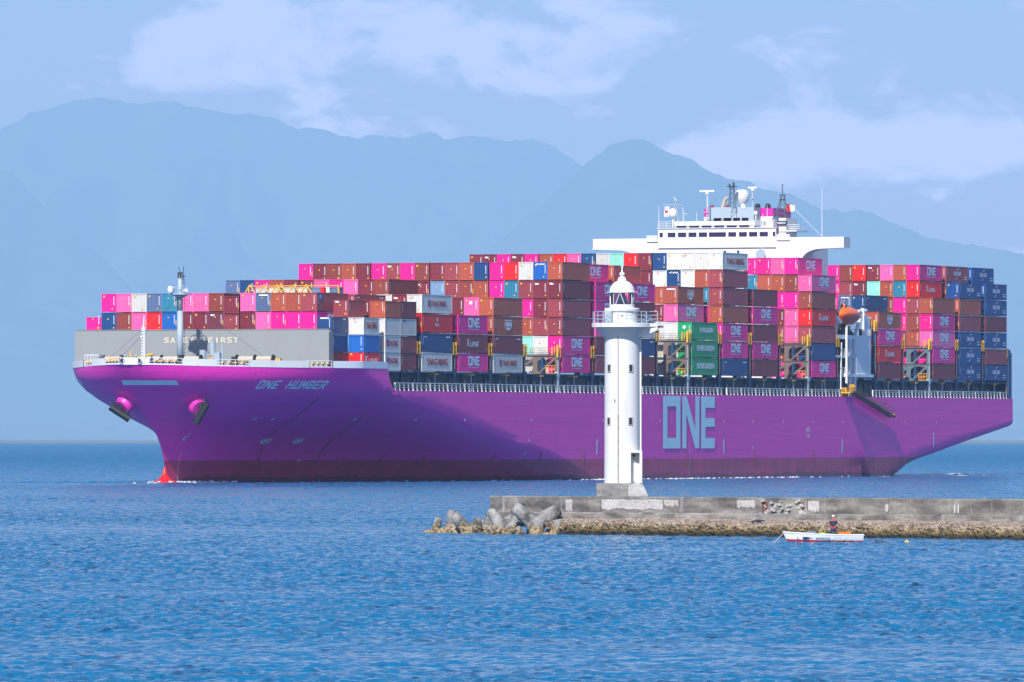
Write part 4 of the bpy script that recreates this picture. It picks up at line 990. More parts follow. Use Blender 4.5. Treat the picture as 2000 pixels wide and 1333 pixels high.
def lettering(o, kind, L, Hh, key):
    k = (kind, round(L, 1))
    if k not in _lt:
        mb = MB(); mats = [m_cyan if kind in ('ONE',) else m_wine if kind.startswith('YM') else m_mark]
        def txt(s, h, w, xc, z0, m=0, bold=.02):
            vs, fs, W_ = text_mesh(s, h, bold, w); mb.add([(xc - W_ / 2 + x, 0, z0 + z) for x, z in vs], fs, m)
        if kind == 'ONE':
            v, f = polys(block_one(1.45, 4.6)); mb.add([(x - 2.0, 0, z + 1.0) for x, z in v], f); txt('OCEAN NETWORK EXPRESS', .17, 4.4, .3, .62, 0, .03)
        elif kind == 'YM': txt('YANG MING', 1.05, 8.4 if L > 8 else 4.4, 0.0, .9, 0, .03)
        elif kind == 'YML':
            txt('YANG MING', .85, 6.2 if L > 8 else 3.6, .5 if L > 8 else .3, 1.05, 0, .03); xx = -3.6 if L > 8 else -2.4
            mb.add([(xx, 0, 1.0), (xx + .8, 0, 1.0), (xx + .8, 0, 2.0), (xx, 0, 2.0)], [(0, 1, 2, 3)], 0); mb.add([(xx + .15, -.004, 1.5), (xx + .6, -.004, 1.3), (xx + .75, -.004, 1.95), (xx + .3, -.004, 1.9)], [(0, 1, 2, 3)], 1)
            mats.append(PM['B'])
        elif kind == 'KL': txt('K', 1.15, .9, -1.9, 1.0, 0, .03); txt('LINE', .75, 3.4, .55, 1.0, 0, .03)
        elif kind == 'EG': txt('EVERGREEN', .9, 8.2, .4, 1.1, 0, .045)
        elif kind == 'EGS': txt('EVERGREEN', .8, 6.4, .9, 1.2, 0, .045)
        elif kind == 'HMM':
            txt('HMM', .95, 3.0, 0, 1.15, 0, .04); mb.add([(-1.5, 0, 2.2), (1.5, 0, 2.2), (1.5, 0, 2.32), (-1.5, 0, 2.32)], [(0, 1, 2, 3)]); mb.add([(-1.3, 0, 1.05), (0, 0, .65), (1.3, 0, 1.05), (.4, 0, 1.1), (-.4, 0, 1.1)], [(0, 1, 2, 3, 4)])
        elif kind == 'CMA':
            txt('CMA CGM', .75, 3.9, 0, 1.2, 0, .05)
            for sx_, zz in ((1, 2.15), (-1, .95)):
                q = [(sx_ * (-.2 + i * .28), 0, zz + sx_ * (.42 * math.sin(i * .45))) for i in range(5)]; q2 = [(a, b, c - sx_ * .16) for a, b, c in q]; mb.add(q + q2[::-1], [tuple(range(10))])
            for i in range(2): mb.add([(3.9, 0, .95 - i * .4), (5.3, 0, .95 - i * .4), (5.3, 0, 1.1 - i * .4), (3.9, 0, 1.1 - i * .4)], [(0, 1, 2, 3)])
        elif kind == 'HDL': mb.tube((0, 0, 2.0), (0, .001, 2.0), .3, n=12); txt('HDL', .45, 1.6, 0, 1.0, 0, .03)
        elif kind == 'QL': mb.add([(-5.3, 0, 1.7), (-4.2, 0, 1.7), (-4.2, 0, 2.6), (-5.3, 0, 2.6)], [(0, 1, 2, 3)], 1); txt('Q', .6, .6, -4.75, 1.85, 0, .04); mb.v[4:] = [(x, -.004, z) for x, y, z in mb.v[4:]]; mats.append(PM['B'])
        elif kind == 'SML': mb.add([(-5.2, 0, 2.2), (-4.2, 0, 2.2), (-4.2, 0, 2.35), (-5.2, 0, 2.35)], [(0, 1, 2, 3)]); mb.add([(3.6 if L > 8 else 1, 0, 2.2), (5.2 if L > 8 else 2.2, 0, 2.2), (5.2 if L > 8 else 2.2, 0, 2.4), (3.6 if L > 8 else 1, 0, 2.4)], [(0, 1, 2, 3)])
        elif kind == 'MOL': txt('MOL', .35, 1.2, -1.6, 2.1, 0, .03); mats[0] = PM['b']
        me = bpy.data.meshes.new('lettering'); me.from_pydata(mb.v, [], mb.f)
        for m in mats: me.materials.append(m)
        me.polygons.foreach_set('material_index', mb.m); me.update(); _lt[k] = me
    c = bpy.data.objects.new('lettering', _lt[k]); COL.objects.link(c); c.parent = o; c.location = (0, -1.24, 0)
_le = {}
def end_lettering(o, kind, L):
    k = (kind, round(L, 1))
    if k not in _le:
        mb = MB(); mm_ = m_mark
        if kind == 'tex': vs, fs, W_ = text_mesh('tex', .34, .04, .72); mb.add([(0, .95 - x, 2.15 + z) for x, z in vs], fs)
        elif kind == 'bar': mb.add([(0, -.75, 2.3), (0, .7, 2.3), (0, .7, 2.5), (0, -.75, 2.5)], [(0, 1, 2, 3)])
        elif kind == 'T': vs, fs, W_ = text_mesh('T', .34, .05, .3); mb.add([(0, .5 - x, 2.15 + z) for x, z in vs], fs); mm_ = PM['m']
        elif kind == 'cap': vs, fs, W_ = text_mesh('CAI', .26, .04, 1.5); mb.add([(0, .8 - x, 2.35 + z) for x, z in vs], fs)
        elif kind == 'dot': mb.tube((0, .1, 2.0), (.001, .1, 2.0), .28, n=12)
        me = bpy.data.meshes.new('lettering'); me.from_pydata(mb.v, [], mb.f); me.materials.append(mm_); me.update(); _le[k] = me
    c = bpy.data.objects.new('lettering', _le[k]); COL.objects.link(c); c.parent = o; c.location = (-L / 2 - .012, 0, 0)
BNAME = {-2: 'foremost stack behind grey wall', -1: 'second stack from the bow', 0: 'third stack from the bow', 1: 'low stack over the first deck rails', 2: 'fifth stack from the bow', 4: 'tall stack left of the lighthouse',
         5: 'stack just behind the lighthouse dome', 6: 'stack right of the lighthouse dome', 8: 'green-sided stack right of the lighthouse', 9: 'tallest stack under the bridge', 10: 'narrow stack right of the tallest one',
         12: 'stack beside the lifeboat', 20: 'first stack aft of the lifeboat', 22: 'tall stack aft of the lifeboat', 23: 'second stack from the stern', 24: 'last stack at the stern'}
TN = ['', 'lowest tier', 'second tier up', 'third tier up', 'fourth tier up', 'fifth tier up', 'sixth tier up', 'seventh tier up']
ON = ['', 'port edge', 'second row in', 'third row in', 'fourth row in', 'fifth row in', 'sixth row in', 'seventh row in', 'eighth row in', 'ninth row in', 'tenth row in', 'eleventh row in', 'twelfth row in',
      'thirteenth row in', 'fourteenth row in', 'fifteenth row in', 'sixteenth row in', 'seventeenth row in', 'far edge']
cr_ = random.Random(11)
def row_v(bay, r):
    g = (7, 11) if bay == -2 else (5, 9, 13)
    return (r - 1) * 2.465 + 0.2 * sum(1 for a in g if r > a) + 1.2325
def tier_z(bay, tr): return (16.72 if bay <= 2 else 16.90) + (tr - 1) * 2.92
def C(bay, row, tier, key, logo=None, end=None, du=0.0, L=12.19, z=None, H=2.86, variant=None, half=''):
    v = row_v(bay, row); u = BAY[bay] + du + L / 2
    zz = tier_z(bay, tier) if z is None else z
    o = bpy.data.objects.new('shipping_container', container_mesh(L, H, key, cr_.randrange(5) if variant is None else variant)); COL.objects.link(o)
    o.location = world(u, v, zz); o.rotation_euler = (0, 0, ROT)
    lab = f"{PNAME[key]}{half} container, {TN[tier]}, {ON[row]}, {BNAME[bay]}"
    tag(o, lab, 'container', GR)
    if logo: lettering(o, logo, L, H, key)
    if end: end_lettering(o, end, L)
    return o
def F(bay, tier, row_left, s, logo=None, ends=None, **kw):
    """a run of front ends read from left to right; the last one carries the side lettering"""
    s = s.replace(' ', ''); r = row_left
    for i, ch in enumerate(s):
        e = (ends or {}).get(i)
        C(bay, r, tier, ch, logo if i == len(s) - 1 else None, e, **kw); r -= 1
# stack -2
F(-2, 4, 16, 'mpwst ppn', z=25.42, H=2.78); C(-2, 8, 4, 'r', z=25.1, H=2.6); F(-2, 4, 7, 'psooe', 'QL', {1: 'bar'}, z=25.42, H=2.78)
C(-2, 17, 3, 'm', z=22.6, H=2.1); F(-2, 3, 16, 'bnpRB rrd', ends={7: 'tex'}, z=22.6, H=2.76); C(-2, 8, 3, 'e', z=22.4, H=2.62); F(-2, 3, 7, 'rpmmm', 'ONE', z=22.6, H=2.76)
T20 = dict(L=6.06, H=2.58); ZQ = lambda n: 16.72 + (n - 1) * 2.62
C(-2, 2, 3, 'b', 'SML', 'bar', z=ZQ(3), half=' fore short', **T20); C(-2, 2, 2, 'b', z=ZQ(2), half=' fore short', **T20); C(-2, 2, 1, 'r', z=ZQ(1), half=' fore short', **T20)
AFT = dict(du=6.3, half=' aft short', **T20); FWD = dict(du=0.0, half=' fore short', **T20)
C(-2, 1, 3, 'w', 'YM', 'T', z=ZQ(3), **AFT); C(-2, 1, 2, 'B', z=ZQ(2), **AFT); C(-2, 1, 1, 'R', 'KL', z=ZQ(1), **AFT); C(-2, 2, 4, 'e', None, 'tex', z=ZQ(4), **AFT)
C(-2, 2, 3, 'm', z=ZQ(3), **AFT)
# stack -1
C(-1, 1, 4, 'o', z=ZQ(4), **FWD); C(-1, 1, 3, 'w', z=ZQ(3), **FWD); C(-1, 1, 2, 'w', 'YML', z=ZQ(2), **FWD); C(-1, 1, 1, 'w', 'YML', z=ZQ(1), **FWD)
C(-1, 1, 4, 'r', z=ZQ(4), **AFT); C(-1, 1, 3, 'w', 'MOL', z=ZQ(3), **AFT); C(-1, 1, 2, 'r', z=ZQ(2), **AFT); C(-1, 1, 1, 'r', z=ZQ(1), **AFT)
C(-1, 2, 4, 'r', z=24.5, H=2.7); C(-1, 3, 4, 'e', 'SML', z=25.4, H=2.78)
# stack 0
for tr, k, lg, e in ((4, 'w', 'YML', 'T'), (3, 'R', 'HDL', None), (2, 'b', 'SML', None), (1, 'w', 'YM', None)): C(0, 1, tr, k, lg, e)
C(0, 2, 4, 'r', None, 'tex'); C(0, 3, 4, 'w'); C(0, 2, 3, 'R'); 
for tr, k, lg in ((3, 'm', 'ONE'), (2, 'r', 'KL'), (1, 'm', 'ONE')): C(1, 1, tr, k, lg)
# stack 2
F(2, 5, 18, 'sbmor rpmp rn'); C(2, 3, 4, 'r'); C(2, 2, 4, 'p', None, 'dot'); C(2, 1, 4, 'o'); C(2, 1, 3, 'o', 'HMM'); C(2, 1, 2, 'r', 'SML'); C(2, 1, 1, 'w', 'YML')
# stack 4
F(4, 6, 18, 'mrnor memn reob mRwBo', ends={6: 'tex', 16: 'cap'})
F(4, 5, 10, 'r keno mterr', ends={0: 'tex', 8: 'tex', 9: 'tex'})
F(4, 4, 3, 'mre'); F(4, 3, 3, 'oee'); F(4, 2, 3, 'gwm', 'ONE'); F(4, 1, 3, 'wwm', 'ONE')
# stacks 5 and 6
C(5, 2, 6, 'm', 'ONE'); C(5, 1, 5, 'm', 'ONE'); C(5, 1, 4, 'm', 'ONE'); C(5, 1, 3, 'p', 'ONE'); C(5, 1, 2, 'r'); C(5, 1, 1, 'e')
C(6, 2, 6, 'o'); C(6, 1, 5, 'm', 'ONE'); C(6, 1, 4, 'r'); C(6, 1, 3, 'w'); C(6, 1, 2, 'b', 'SML'); C(6, 1, 1, 'r')
# stack 8
F(8, 5, 3, 'oo', 'HMM', {1: 'bar'}); F(8, 4, 3, 'rp', 'ONE'); F(8, 3, 3, 'wwG', 'EGS', {2: 'dot'}); F(8, 2, 3, 'wwG', 'EG'); F(8, 1, 3, 'wwG', 'EG')
# stack 9
F(9, 7, 18, 'rrmrm oRpb wgRr bwwww', 'YM', {1: 'tex', 3: 'tex', 15: 'T', 17: 'T'}); F(9, 6, 6, 'r wbwoe', None, {1: 'T', 2: 'cap', 3: 'T'})
F(9, 5, 2, 'te'); F(9, 4, 2, 'mo'); C(9, 1, 3, 'm', 'ONE'); C(9, 1, 2, 'm', 'ONE'); C(9, 1, 1, 'b', 'SML')
for tr, k, lg in ((5, 'r', None), (4, 'm', 'ONE'), (3, 'r', None), (2, 'm', 'ONE'), (1, 'r', None)): C(10, 1, tr, k, lg)
# stack 12
F(12, 7, 5, 'mmpm', 'ONE'); F(12, 6, 5, 'toonp', 'ONE'); F(12, 5, 3, 'mmn'); F(12, 4, 3, 'rpR', 'KL'); F(12, 3, 3, 'epe'); F(12, 2, 3, 'rob'); F(12, 1, 3, 'mmm', 'ONE')
# aft of the tower
F(20, 5, 4, 'msb', 'SML', {1: 'bar'}); C(20, 1, 4, 'o', 'HMM'); C(20, 1, 3, 'm', 'ONE'); C(20, 1, 2, 'R', 'KL'); C(20, 1, 1, 'r')
F(22, 7, 9, 'mmnR rpom', 'ONE', {4: 'tex'}); F(22, 6, 8, 'mer gotR', 'KL', {2: 'tex'}); F(22, 5, 4, 'nmeo'); F(22, 4, 3, 'mnm', 'ONE'); F(22, 3, 3, 'rop', 'ONE'); F(22, 2, 3, 'mmm', 'ONE'); F(22, 1, 3, 'eer')
C(23, 2, 7, 'e', 'CMA'); C(23, 2, 6, 'r'); C(23, 1, 6, 'C', 'CMA'); C(23, 1, 5, 'o'); C(23, 1, 4, 'e'); C(23, 1, 3, 'C', 'CMA'); C(23, 1, 2, 'C', 'CMA'); C(23, 1, 1, 'C', 'CMA')
C(24, 2, 7, 'C', 'CMA'); C(24, 1, 6, 'C', 'CMA'); C(24, 1, 5, 'C', 'CMA'); C(24, 1, 4, 'r'); C(24, 1, 3, 'C', 'CMA'); C(24, 1, 2, 'e'); C(24, 1, 1, 'C', 'CMA')
# yellow-framed cargo racks on top of the second stack
cf = empty('cargo_rack', world(BAY[-1] + .6, HBM, 28.2), ROT); tag(cf, 'long yellow cargo rack with braced frames on top of the front stacks', 'cargo rack')
mb = MB()
ys = [7.3 - i * 2.45 for i in range(7)]
mb.tube((0, 7.3, 1.25), (0, -7.3, 1.25), .08, n=5); mb.tube((0, -7.3, 1.3), (0, -7.4, 0), .14, n=5); mb.tube((0, 7.3, 1.3), (0, 7.3, 0), .12, n=5)
mb.box(-.1, 5, -7.5, 7.4, -.05, .03)
mb.v = [(x, y - 14.6 + 7.3, z) for x, y, z in mb.v]
mb.build('top_rail', m_yel, cf)
for i, y in enumerate([-0.2, -2.5, -4.6, -5.3, -7.4, -9.4]):
    mb = MB(); mb.tube((0, y, 1.45), (0, y + .95, 0), .11, n=5); mb.tube((0, y, 1.45), (0, y - .95, 0), .11, n=5); mb.tube((0, y - .35, .6), (0, y + .35, .6), .06, n=4); mb.build('brace', m_yel, cf)
for i, (y, w, k, lab) in enumerate([(-1.6, 1.9, 'l', 'pale box at the far left under the yellow cargo rack'), (-3.6, 1.7, 'w', 'white box between the left braces of the yellow rack'), (-6.1, 1.9, 'l', 'pale box between the middle braces of the yellow rack'), (-8.3, 1.5, 'w', 'white box just left of the last yellow brace'),
                                    (-10.4, 1.5, 's', 'slate box right of the last yellow brace'), (-11.5, .55, 'R', 'small red drum between slate and pale boxes on the rack'), (-12.4, .6, 'l', 'narrow pale box right of the red drum'), (-13.5, 1.3, 's', 'slate box at the right end of the yellow rack')]):
    b_ = MB(); b_.box(1.2, 3.0, y - w / 2, y + w / 2, .03, 1.0); b_.box(1.15, 3.05, y - w / 2 - .03, y + w / 2 + .03, .9, 1.05)
    for kx in (-.3, .3): b_.box(1.16, 1.2, y + kx * w - .04, y + kx * w + .04, .05, .95)
    o = b_.build('crate', PM[k], None, cf.location, ROT); tag(o, lab, 'crate', 'boxes on the yellow cargo rack')

# ------------------------------------------------------------------ people
m_skin = paint('skin', (0.42, 0.22, 0.14, 1), .6, 0, 0)
def person(loc, rotz, label, top, legs, hat, pose='stand', hat_name='helmet'):
    """one continuous skinned body, clothes as slightly larger shells"""
    root = empty('person', loc, rotz); tag(root, label, 'person')
    def skin(name, V, E, Rr, mat, sub=1):
        me = bpy.data.meshes.new(name); me.from_pydata(V, E, []); o = bpy.data.objects.new(name, me); COL.objects.link(o); o.parent = root
        md = o.modifiers.new('s', 'SKIN'); me.skin_vertices[0].data[0].use_root = True
        for i, r_ in enumerate(Rr): me.skin_vertices[0].data[i].radius = (r_, r_ * .85)
        o.modifiers.new('b', 'SUBSURF').levels = sub; o.modifiers['b'].render_levels = sub; me.materials.append(mat); return o
    lean = .10 if pose == 'work' else 0.0
    hx = .28 if pose == 'work' else .16
    V = [(0, 0, .92), (lean * .5, 0, 1.15), (lean, 0, 1.38), (lean * 1.3, 0, 1.50), (lean * 1.5, 0, 1.60), (lean * 1.6, 0, 1.72),
         (lean, .19, 1.40), (lean + .03, .24, 1.14), (hx + .05, .20, .98), (lean, -.19, 1.40), (lean + .03, -.24, 1.14), (hx + .05, -.20, .98),
         (0, .10, .86), (.02, .12, .50), (0, .13, .09), (.14, .14, .04), (0, -.10, .86), (.02, -.12, .50), (0, -.13, .09), (.14, -.14, .04)]
    E = [(0, 1), (1, 2), (2, 3), (3, 4), (4, 5), (2, 6), (6, 7), (7, 8), (2, 9), (9, 10), (10, 11), (0, 12), (12, 13), (13, 14), (14, 15), (0, 16), (16, 17), (17, 18), (18, 19)]
    Rr = [.14, .13, .15, .06, .10, .085, .065, .05, .03, .065, .05, .03, .085, .06, .042, .04, .085, .06, .042, .04]
    skin('body', V, E, Rr, m_skin)
    for s_ in (-1, 1):      # hands: palm, four unequal fingers and a side thumb
        c = Vector((hx + .05, .20 * s_, .98)); mb = MB(); mb.tube(c, c + Vector((.05, 0, -.06)), .035, .04, n=8)
        for i in range(4):
            q = c + Vector((.05, (-.03 + i * .02), -.06)); l_ = (.06, .07, .068, .05)[i]; mb.tube(q, q + Vector((.01, 0, -l_ * .6)), .010, n=6); mb.tube(q + Vector((.01, 0, -l_ * .6)), q + Vector((-.01, 0, -l_)), .009, .007, n=6)
        mb.tube(c + Vector((.03, -.03 * s_, -.02)), c + Vector((.07, -.06 * s_, -.05)), .011, .009, n=6); mb.build('hand', m_skin, root)
    skin('shirt', [(0, 0, .94), (lean * .5, 0, 1.16), (lean, 0, 1.40), (lean, .20, 1.41), (lean + .02, .245, 1.2), (lean, -.20, 1.41), (lean + .02, -.245, 1.2)], [(0, 1), (1, 2), (2, 3), (3, 4), (2, 5), (5, 6)], [.165, .155, .165, .085, .075, .085, .075], top)
    skin('trousers', [(0, 0, .93), (0, .10, .86), (.02, .12, .50), (0, .13, .10), (0, -.10, .86), (.02, -.12, .50), (0, -.13, .10)], [(0, 1), (1, 2), (2, 3), (0, 4), (4, 5), (5, 6)], [.155, .10, .078, .062, .10, .078, .062], legs)
    hd = Vector((lean * 1.6, 0, 1.70)); mb = MB(); mb.lathe([(.13, 0), (.125, .05), (.09, .10), (.03, .125)], c=hd, n=14); mb.tube(hd + Vector((.05, 0, .01)), hd + Vector((.19, 0, 0)), .09, .07, n=10); mb.build(hat_name, hat, root, smooth=True)
    fc = Vector((lean * 1.5 + .095, 0, 1.63)); mb = MB(); mb.tube(fc, fc + Vector((.025, 0, -.02)), .014, .018, n=6)
    for s_ in (-1, 1): mb.tube(fc + Vector((-.008, .035 * s_, .025)), fc + Vector((.0, .035 * s_, .025)), .011, n=6); mb.tube(fc + Vector((-.09, .10 * s_, .03)), fc + Vector((-.09, .10 * s_, -.03)), .015, n=5)
    mb.tube(fc + Vector((-.005, -.025, -.05)), fc + Vector((-.005, .025, -.05)), .007, n=4); mb.build('face', m_skin, root)
    return root
m_bov = paint('blue_overall', (0.02, 0.16, 0.55, 1), .8, 0, .1)
DK = ship.matrix_basis
for (u, y, top, lab, ps) in ((-48.6, 4.9, m_ora, 'crewman in orange overalls and white helmet, leftmost on the bow', 'stand'), (-49.0, 2.9, m_ora, 'crewman in orange overalls and white helmet, nearer the foremast', 'work'),
                             (-49.6, 0.2, m_bov, 'crewman in blue overalls left of the foremast', 'stand')):
    person(DK @ Vector((u, y, 17.0)), ROT + math.pi, lab, top, top, m_white, ps)
person(DK @ Vector((-47.5, -8.4, 17.0)), ROT + math.pi, 'crewman in yellow overalls beside the mooring winches', m_yel, m_yel, m_ora, 'work')
person(DK @ Vector((191.3, -22.0, 24.3)), ROT + math.pi, 'crewman in red by the rail under the lifeboat', PM['R'], m_dark, m_white, 'stand')

# ------------------------------------------------------------------ breakwater mole
def conc(name, hi=(0.34, 0.315, 0.28, 1), lo=(0.09, 0.083, 0.073, 1), a=.42, b=.60, scale=.55, streak=True):
    m, t, p = new_mat(name)
    f1 = noise_col(t, scale, a - .03, b + .05, 10, sx=(.55, 1, 1.5))
    c = mixc(t, f1, lo, hi)
    f2 = noise_col(t, 5.0, .45, .7, 6); c = mixc(t, math_(t, 'MULTIPLY', f2, .5), c, (0.10, 0.095, 0.085, 1))
    if streak:
        f3 = noise_col(t, 1.3, .60, .75, 4, sx=(1, 1, .12)); c = mixc(t, math_(t, 'MULTIPLY', f3, .55), c, (0.46, 0.45, 0.43, 1))
    t.links.new(c, p.inputs['Base Color']); p.inputs['Roughness'].default_value = .92
    bp = N(t, 'ShaderNodeBump', Strength=.7, Distance=.06); t.links.new(noise_col(t, 3.5, .2, .8, 8), bp.inputs['Height']); t.links.new(bp.outputs[0], p.inputs['Normal'])
    return m
m_conc = conc('weathered_concrete'); m_conc2 = conc('pale_concrete', (0.52, 0.51, 0.49, 1), (0.30, 0.29, 0.28, 1), .3, .6); m_plaster = conc('white_patch', (0.56, 0.54, 0.51, 1), (0.34, 0.33, 0.31, 1), .3, .6, streak=False)
WL = Vector((-1.52, 606.0, 0)); WR = Vector((49.0, 561.0, 0)); wd = (WR - WL).normalized(); WROT = math.atan2(wd.y, wd.x); WLEN = (WR - WL).length
mole = empty('breakwater', WL, WROT); tag(mole, 'long weathered concrete breakwater with barnacled foot, below the lighthouse', 'breakwater')
rw = random.Random(5)
# upper parapet blocks (local x along the wall, y away from the camera)
xs = [0, 5.0, 10.2, 13.6, 17.5, 22.3, 28.6, 35.6, 42.5, 50.0, 58, WLEN]
for i in range(len(xs) - 1):
    a, b = xs[i], xs[i + 1] - .04; mb = MB(); n = max(2, int((b - a) / .5)); top = 2.60 + rw.uniform(-.015, .02)
    vs = []; prof = [(0.0, 1.55), (-.01, 2.3), (-.03, top - .05), (.03, top), (1.2, top + .004), (2.6, top), (2.6, 1.0), (0, 1.0)]
    for k in range(n + 1):
        x = a + (b - a) * k / n
        for (y, z) in prof: vs.append((x, y + rw.uniform(-.012, .012), z + rw.uniform(-.01, .01)))
    m_ = len(prof); fs = [(k*m_+j, k*m_+(j+1) % m_, (k+1)*m_+(j+1) % m_, (k+1)*m_+j) for k in range(n) for j in range(m_)] + [tuple(range(m_)), tuple(range(n*m_, (n+1)*m_))]
    mb.add(vs, fs); mb.build('parapet_block', m_conc, mole)
# lower course
mb = MB(); n = 130; vs = []
prof = [(-.45, .6), (-.40, 1.45), (-.34, 1.53), (.4, 1.54), (.4, .5)]
for k in range(n + 1):
    x = WLEN * k / n
    for (y, z) in prof: vs.append((x, y + rw.uniform(-.03, .03), z + rw.uniform(-.02, .02)))
m_ = len(prof); mb.add(vs, [(k*m_+j, k*m_+(j+1) % m_, (k+1)*m_+(j+1) % m_, (k+1)*m_+j) for k in range(n) for j in range(m_)] + [tuple(range(m_)), tuple(range(n*m_, (n+1)*m_))])
mb.build('lower_course', conc('stained_concrete', (0.32, 0.295, 0.265, 1), (0.08, 0.073, 0.065, 1), .40, .58, .8), mole)
# plaster patches and joints
mb = MB()
for a, b, z0, z1 in ((10.3, 15.8, 1.75, 2.42), (15.9, 17.2, 2.0, 2.42), (22.4, 24.0, 1.9, 2.42), (28.65, 29.6, 1.7, 2.4), (35.3, 35.6, 1.75, 2.2), (7.0, 7.6, 1.6, 2.4)):
    P = []; k = 9
    for i in range(k + 1): P.append((a + (b - a) * i / k, z0 + rw.uniform(-.1, .1)))
    for i in range(k, -1, -1): P.append((a + (b - a) * i / k, z1 + rw.uniform(-.03, .02)))
    mb.add([(x, -.036, z) for x, z in P], [tuple(range(len(P)))]); mb.build('plaster_patch', m_plaster, mole); mb = MB()
mb = MB()
for x in (24.6, 24.9, 28.1): mb.box(x, x + .18, -.035, -.02, 1.6, 2.3)
for x in (41.2, 41.5, 50.8): mb.box(x, x + .07, -.035, -.02, 1.65, 2.2, 1)
mb.build('rust_stain', [m_rust, m_white], mole)
mb = MB(); 
for i in range(60):
    x = 24.4 + rw.random() * 4.0; z = .8 + rw.random() * 1.6; r_ = rw.uniform(.08, .25); mb.box(x, x + r_, -.25 + rw.random() * .2, .1, z, z + r_ * .7)
tag(mb.build('rubble', m_conc2, mole), kind='stuff')
# rubble and barnacled foot: a displaced apron
m_barn, t, p = new_mat('barnacled_rock')
gx = t.nodes.new('ShaderNodeTexCoord'); sz = t.nodes.new('ShaderNodeSeparateXYZ'); t.links.new(gx.outputs['Object'], sz.inputs[0])
vo = N(t, 'ShaderNodeTexVoronoi', Scale=5.5); t.links.new(gx.outputs['Object'], vo.inputs[0])
nzb = noise_col(t, 1.6, .3, .7, 8)
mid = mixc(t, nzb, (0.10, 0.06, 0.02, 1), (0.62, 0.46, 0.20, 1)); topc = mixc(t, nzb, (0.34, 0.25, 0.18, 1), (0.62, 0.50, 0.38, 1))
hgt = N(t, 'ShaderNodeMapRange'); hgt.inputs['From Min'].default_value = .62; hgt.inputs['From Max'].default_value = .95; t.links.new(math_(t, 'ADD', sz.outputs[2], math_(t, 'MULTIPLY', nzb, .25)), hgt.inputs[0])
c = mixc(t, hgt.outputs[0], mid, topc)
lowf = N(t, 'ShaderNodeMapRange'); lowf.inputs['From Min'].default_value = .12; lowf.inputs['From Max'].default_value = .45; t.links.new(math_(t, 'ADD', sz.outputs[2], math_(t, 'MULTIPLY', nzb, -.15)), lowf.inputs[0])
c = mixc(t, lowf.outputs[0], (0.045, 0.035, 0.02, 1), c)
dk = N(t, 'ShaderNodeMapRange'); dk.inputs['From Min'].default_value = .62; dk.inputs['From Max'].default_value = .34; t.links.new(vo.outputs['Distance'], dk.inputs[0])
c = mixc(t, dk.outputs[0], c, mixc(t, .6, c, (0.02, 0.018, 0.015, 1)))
t.links.new(c, p.inputs['Base Color']); p.inputs['Roughness'].default_value = .85
bp = N(t, 'ShaderNodeBump', Strength=1.0, Distance=.15); t.links.new(noise_col(t, 7.0, .2, .8, 6), bp.inputs['Height']); t.links.new(bp.outputs[0], p.inputs['Normal'])
nx_, ny_ = 760, 84
Xa = np.linspace(7.2, WLEN, nx_); rows_ = np.linspace(0, 1, ny_)
XX = np.repeat(Xa[None], ny_, 0); YY = np.zeros_like(XX); ZZ = np.zeros_like(XX)
PS, PZ, PY = [0, .12, .38, .50, .80, 1.0], [1.14, 1.06, .92, .74, .05, -.5], [0, .35, .80, .90, 1.0, 1.05]
for j, s in enumerate(rows_):
    wdt = np.interp(Xa, [6, 14, 35, WLEN], [1.8, 2.6, 4.6, 8.5]); zb_ = np.interp(s, PS, PZ); yb_ = np.interp(s, PS, PY)
    for i, x in enumerate(Xa):
        y0_ = -.35 - yb_ * wdt[i]; q = Vector((x * 2.7, y0_ * 1.6, zb_ * 3.4))
        dd = mn.voronoi(q)[0]; rock = max(0, 1 - dd[0] * 1.15) * min(1, (dd[1] - dd[0]) * 4)
        dd2 = mn.voronoi(q * 2.3)[0]; rock2 = max(0, 1 - dd2[0] * 1.1)
        big = mn.fractal(Vector((x * .35, y0_ * .5, 4.0)), .9, 2.0, 3); a_ = min(1, .2 + s * 3)
        ZZ[j, i] = zb_ + a_ * (.16 * rock + .06 * rock2 - .10 + .10 * big); YY[j, i] = y0_ - a_ * (.34 * rock + .12 * rock2 + .25 * big)
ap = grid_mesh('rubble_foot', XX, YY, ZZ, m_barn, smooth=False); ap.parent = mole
mb = MB(); mb.box(24.2, 24.9, -3.2, -1.2, -.2, .9); mb.add([(24.2, -3.3, .6), (24.9, -3.3, .6), (27.2, -2.6, 1.1), (26.2, -2.4, 1.15)], [(0, 1, 2, 3)]); mb.build('hollow_shade_block', m_dark, mole)  # solid dark block and sheet, coloured as the shade of a hollow

# ------------------------------------------------------------------ tetrapods
m_tet, t, p = new_mat('tetrapod_concrete')
g_ = t.nodes.new('ShaderNodeNewGeometry'); sz = t.nodes.new('ShaderNodeSeparateXYZ'); t.links.new(g_.outputs['Position'], sz.inputs[0])
n_ = noise_col(t, .8, .38, .62, 9)
dryc = mixc(t, n_, (0.08, 0.077, 0.073, 1), (0.40, 0.385, 0.36, 1)); wet = mixc(t, noise_col(t, 4.5, .42, .62, 8), (0.07, 0.05, 0.025, 1), (0.50, 0.37, 0.20, 1))
h_ = N(t, 'ShaderNodeMapRange'); h_.inputs['From Min'].default_value = .55; h_.inputs['From Max'].default_value = .85; t.links.new(math_(t, 'ADD', sz.outputs[2], math_(t, 'MULTIPLY', n_, .35)), h_.inputs[0])
t.links.new(mixc(t, h_.outputs[0], wet, dryc), p.inputs['Base Color']); p.inputs['Roughness'].default_value = .95
bp = N(t, 'ShaderNodeBump', Strength=1.0, Distance=.1); t.links.new(noise_col(t, 5.0, .2, .8, 8), bp.inputs['Height']); t.links.new(bp.outputs[0], p.inputs['Normal'])
